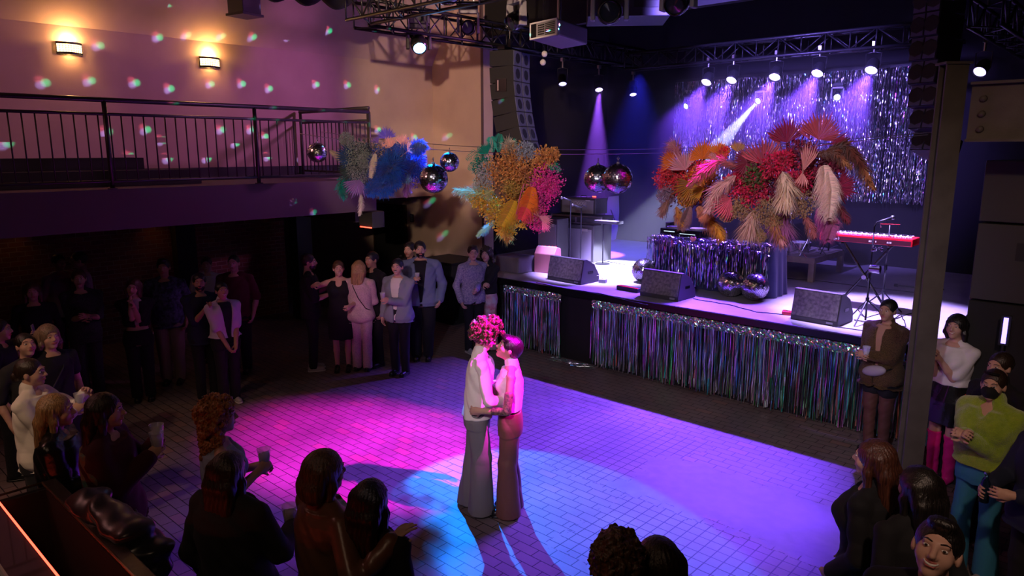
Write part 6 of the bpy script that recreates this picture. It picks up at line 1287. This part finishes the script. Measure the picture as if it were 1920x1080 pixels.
# ------------------------------------------------------------------ haze and light
hz = mat('stage_haze', (1, 1, 1)); nt = hz.node_tree; nt.nodes.remove(nt.nodes['Principled BSDF']); vs_ = node(nt, 'ShaderNodeVolumeScatter'); vs_.inputs['Density'].default_value = .04; vs_.inputs['Anisotropy'].default_value = .45; vs_.inputs['Color'].default_value = (1, 1, 1, 1)
nt.links.new(vs_.outputs[0], nt.nodes['Material Output'].inputs['Volume'])
h = MB().b2((-9.6, 10.65, SZ+.02), (-2.3, 14.15, 4.72)).build('stage_haze', hz); tag(h, 'thin violet-lit smoke haze hanging over the whole stage', 'haze', kind='stuff')
VI = (.17, .05, 1.0)
# the violet row: each lamp throws forward and down
for i, p in enumerate(rowp):
    p = Vector(p); tg = [(-6.2, 7.2, 0), (-5.5, 6.8, 0), (-4.9, 6.7, 0), (-4.3, 6.6, 0), (-3.9, 6.6, 0)][i]
    spot(p+Vector((0, -.05, -.06)), tg, 3100, VI, 42, .6, .06, 'violet_wash')
    spot(p+Vector((0, -.05, -.06)), p+Vector((-.05, -.5, -1)), 260, (.4, .2, 1.0), 40, .7, .05, 'violet_down')
# the lavender deck light
spot((-6.9, 9.6, 4.9), (-7.2, 10.3, SZ), 7000, (.42, .3, 1), 42, .5, .1, 'deck_wash')
spot((-3.0, 9.6, 4.9), (-2.7, 10.1, SZ), 6000, (.42, .3, 1), 44, .5, .1, 'deck_wash')
p = ax(1123, 167, -8.5); spot(p+Vector((0, 0, -.05)), p+Vector((-.1, .1, -1.5)), 9000, (.3, .08, 1), 24, .4, .03, 'violet_beam')
# white beam into the haze
p = ay(1425, 187, YR+.5); spot(p+Vector((-.02, -.1, -.05)), ay(1300, 330, 11.75), 16000, (.6, .6, 1), 19, .35, .02, 'white_beam')
spot(Vector(rowp[1]), ay(1285, 330, 11.3), 14000, (.26, .12, 1), 36, .6, .03, 'haze_beam')
spot((-7.6, 11.8, 4.7), (-8.4, 13, 1.5), 1200, (.03, .03, 1), 60, .9, .1, 'blue_haze')
# blue pool on the floor from the blue moving head
spot(Vector(BL)+(Vector((-3.9, 4.3, 0))-Vector(BL)).normalized()*.17, (-3.65, 4.3, 0), 8500, (.0, .17, .9), 24, .12, .03, 'blue_beam')
# magenta pool, thrown across from the right
spot((-1.0, 5.2, 5.6), (-6.15, 4.5, 0), 15500, (.85, .0, .75), 23, .7, .05, 'magenta_beam')
spot((-1.9, 8.9, 4.9), (-8.6, 6.3, .9), 700, (.42, .08, 1), 20, .7, .1, 'purple_fill')
# warm white from unseen lamps on the camera side onto flowers, couple, end wall
for tg, e in (((-7.6, 5.7, 3.1), 1400), ((-5.2, 5.6, 2.98), 560), ((-3.2, 5.6, 3.05), 320), ((-2.4, 5.6, 3.15), 300)): spot((-.9, -1.2, 4.3), tg, e, (1, .70, .48), 12, .4, .05, 'flower_light')
spot((-.6, -1.0, 5.2), (-10.3, 9.9, 4.3), 4200, (1, .64, .46), 19, .5, .08, 'warm_wall')
spot((-3.5, -1.2, 4.8), (-4.1, 4.4, 1.25), 210, (1, .68, .45), 9, .6, .08, 'couple_key')
spot((-.6, -1.2, 5.0), (-5.0, 8.7, .6), 900, (.8, .7, 1), 44, .7, .1, 'skirt_light')
spot((-4.5, 7.0, 5.6), (-5.2, 14.2, 3.6), 5000, (.26, .17, 1), 48, .6, .1, 'tinsel_light')
spot((-2.0, -1.2, 5.0), (-8.7, 6.7, 1.5), 900, (1, .6, .68), 12, .6, .08, 'guest_light')
spot((-4.6, -1.4, 5.2), (-6.6, 1.6, 1.4), 240, (1, .62, .4), 34, .8, .1, 'left_warm')
spot((.6, 1.0, 5.0), (-.9, 6.6, 1.2), 280, (1, .66, .5), 58, .8, .1, 'right_warm')
# purple on the tan wall
spot((-6.9, 8.5, 4.85), (-11.2, 5.2, 3.9), 420, (.72, .2, .75), 70, .9, .15, 'wall_purple')
# dim room fill
def area(loc, tgt, e, col, s):
    l = bpy.data.lights.new('room_fill', 'AREA'); l.energy = e; l.color = col; l.size = s; o = bpy.data.objects.new('room_fill', l); COL.objects.link(o); o.location = loc; aim(o, Vector(tgt)-Vector(loc))
area((-1.0, -1.6, 6.4), (-3, 6, 1), 24, (1, .62, .4), 1.6)
area((-9, -1.5, 6.3), (-11, 5, 3.6), 60, (1, .42, .38), 1.6)
# ------------------------------------------------------------------ mirror ball spots on the walls (a gobo on a lamp)
dots = [(299, 70), (350, 66), (413, 68), (470, 70), (536, 71), (606, 59), (188, 85), (86, 155), (172, 151), (256, 155), (321, 166), (397, 157), (456, 157), (507, 166), (595, 158), (654, 159), (711, 168), (770, 166), (831, 161), (277, 243), (307, 263), (204, 247), (418, 243), (473, 243), (499, 256), (444, 269), (247, 293), (318, 297), (391, 297), (505, 294), (567, 296), (711, 243), (779, 257), (842, 254), (886, 243), (850, 123), (16, 268), (291, 6), (812, 374), (834, 438), (590, 398), (553, 377)]
DB = Vector((-4.9, 6.6, 4.75))
def wallhit(px, py):
    a = ax(px, py, XW); b = ay(px, py, YW)
    if py > 350 and px < 620: return ax(px, py, -9.16)
    return a if (a-C0).length < (b-C0).length else b
def gobo(lname, col, e, shift):
    l = bpy.data.lights.new(lname, 'SPOT'); l.energy = e; l.color = col; l.shadow_soft_size = .008; l.spot_size = 1.75; l.spot_blend = .05; l.use_nodes = True; nt = l.node_tree; L = nt.links.new
    em = nt.nodes['Emission']; g = node(nt, 'ShaderNodeNewGeometry')
    prev = None
    for d in dots:
        v = (wallhit(*d)-DB); v = (v+Vector((0, shift[0], shift[1]))*v.length/6).normalized()
        dp = node(nt, 'ShaderNodeVectorMath', operation='DOT_PRODUCT'); L(g.outputs['Incoming'], dp.inputs[0]); dp.inputs[1].default_value = v
        if prev is None: prev = dp.outputs['Value']
        else: mx = node(nt, 'ShaderNodeMath', operation='MAXIMUM'); L(prev, mx.inputs[0]); L(dp.outputs['Value'], mx.inputs[1]); prev = mx.outputs[0]
    mr = node(nt, 'ShaderNodeMapRange'); L(prev, mr.inputs['Value']); mr.inputs['From Min'].default_value = math.cos(.0088); mr.inputs['From Max'].default_value = math.cos(.0035); mr.inputs['To Min'].default_value = 0; mr.inputs['To Max'].default_value = 1
    L(mr.outputs[0], em.inputs['Strength']); o = bpy.data.objects.new(lname, l); COL.objects.link(o); o.location = DB; aim(o, Vector((-11.2, 6.0, 3.6))-DB)
gobo('mirror_spot_green', (.0, 1, .45), 2600, (0, 0)); gobo('mirror_spot_blue', (.35, .3, 1), 2600, (-.055, -.03)); gobo('mirror_spot_red', (1, .15, .3), 1200, (-.06, .03))
# ------------------------------------------------------------------ world and view
w_ = bpy.data.worlds.new('world'); SC.world = w_; w_.use_nodes = True; w_.node_tree.nodes['Background'].inputs[0].default_value = (.012, .008, .014, 1); w_.node_tree.nodes['Background'].inputs[1].default_value = .25
SC.view_settings.view_transform = 'Standard'; SC.view_settings.look = 'None'; SC.view_settings.gamma = 1; SC.view_settings.exposure = 0
SC.cycles.use_denoising = True
SC.cycles.max_bounces = 5; SC.cycles.diffuse_bounces = 3; SC.cycles.glossy_bounces = 3; SC.cycles.transmission_bounces = 4; SC.cycles.volume_bounces = 0; SC.cycles.transparent_max_bounces = 8
SC.cycles.sample_clamp_indirect = 4; SC.cycles.sample_clamp_direct = 0; SC.cycles.caustics_reflective = False; SC.cycles.caustics_refractive = False; SC.cycles.blur_glossy = .5
SC.cycles.use_light_tree = True; SC.cycles.use_adaptive_sampling = True; SC.cycles.adaptive_threshold = .02
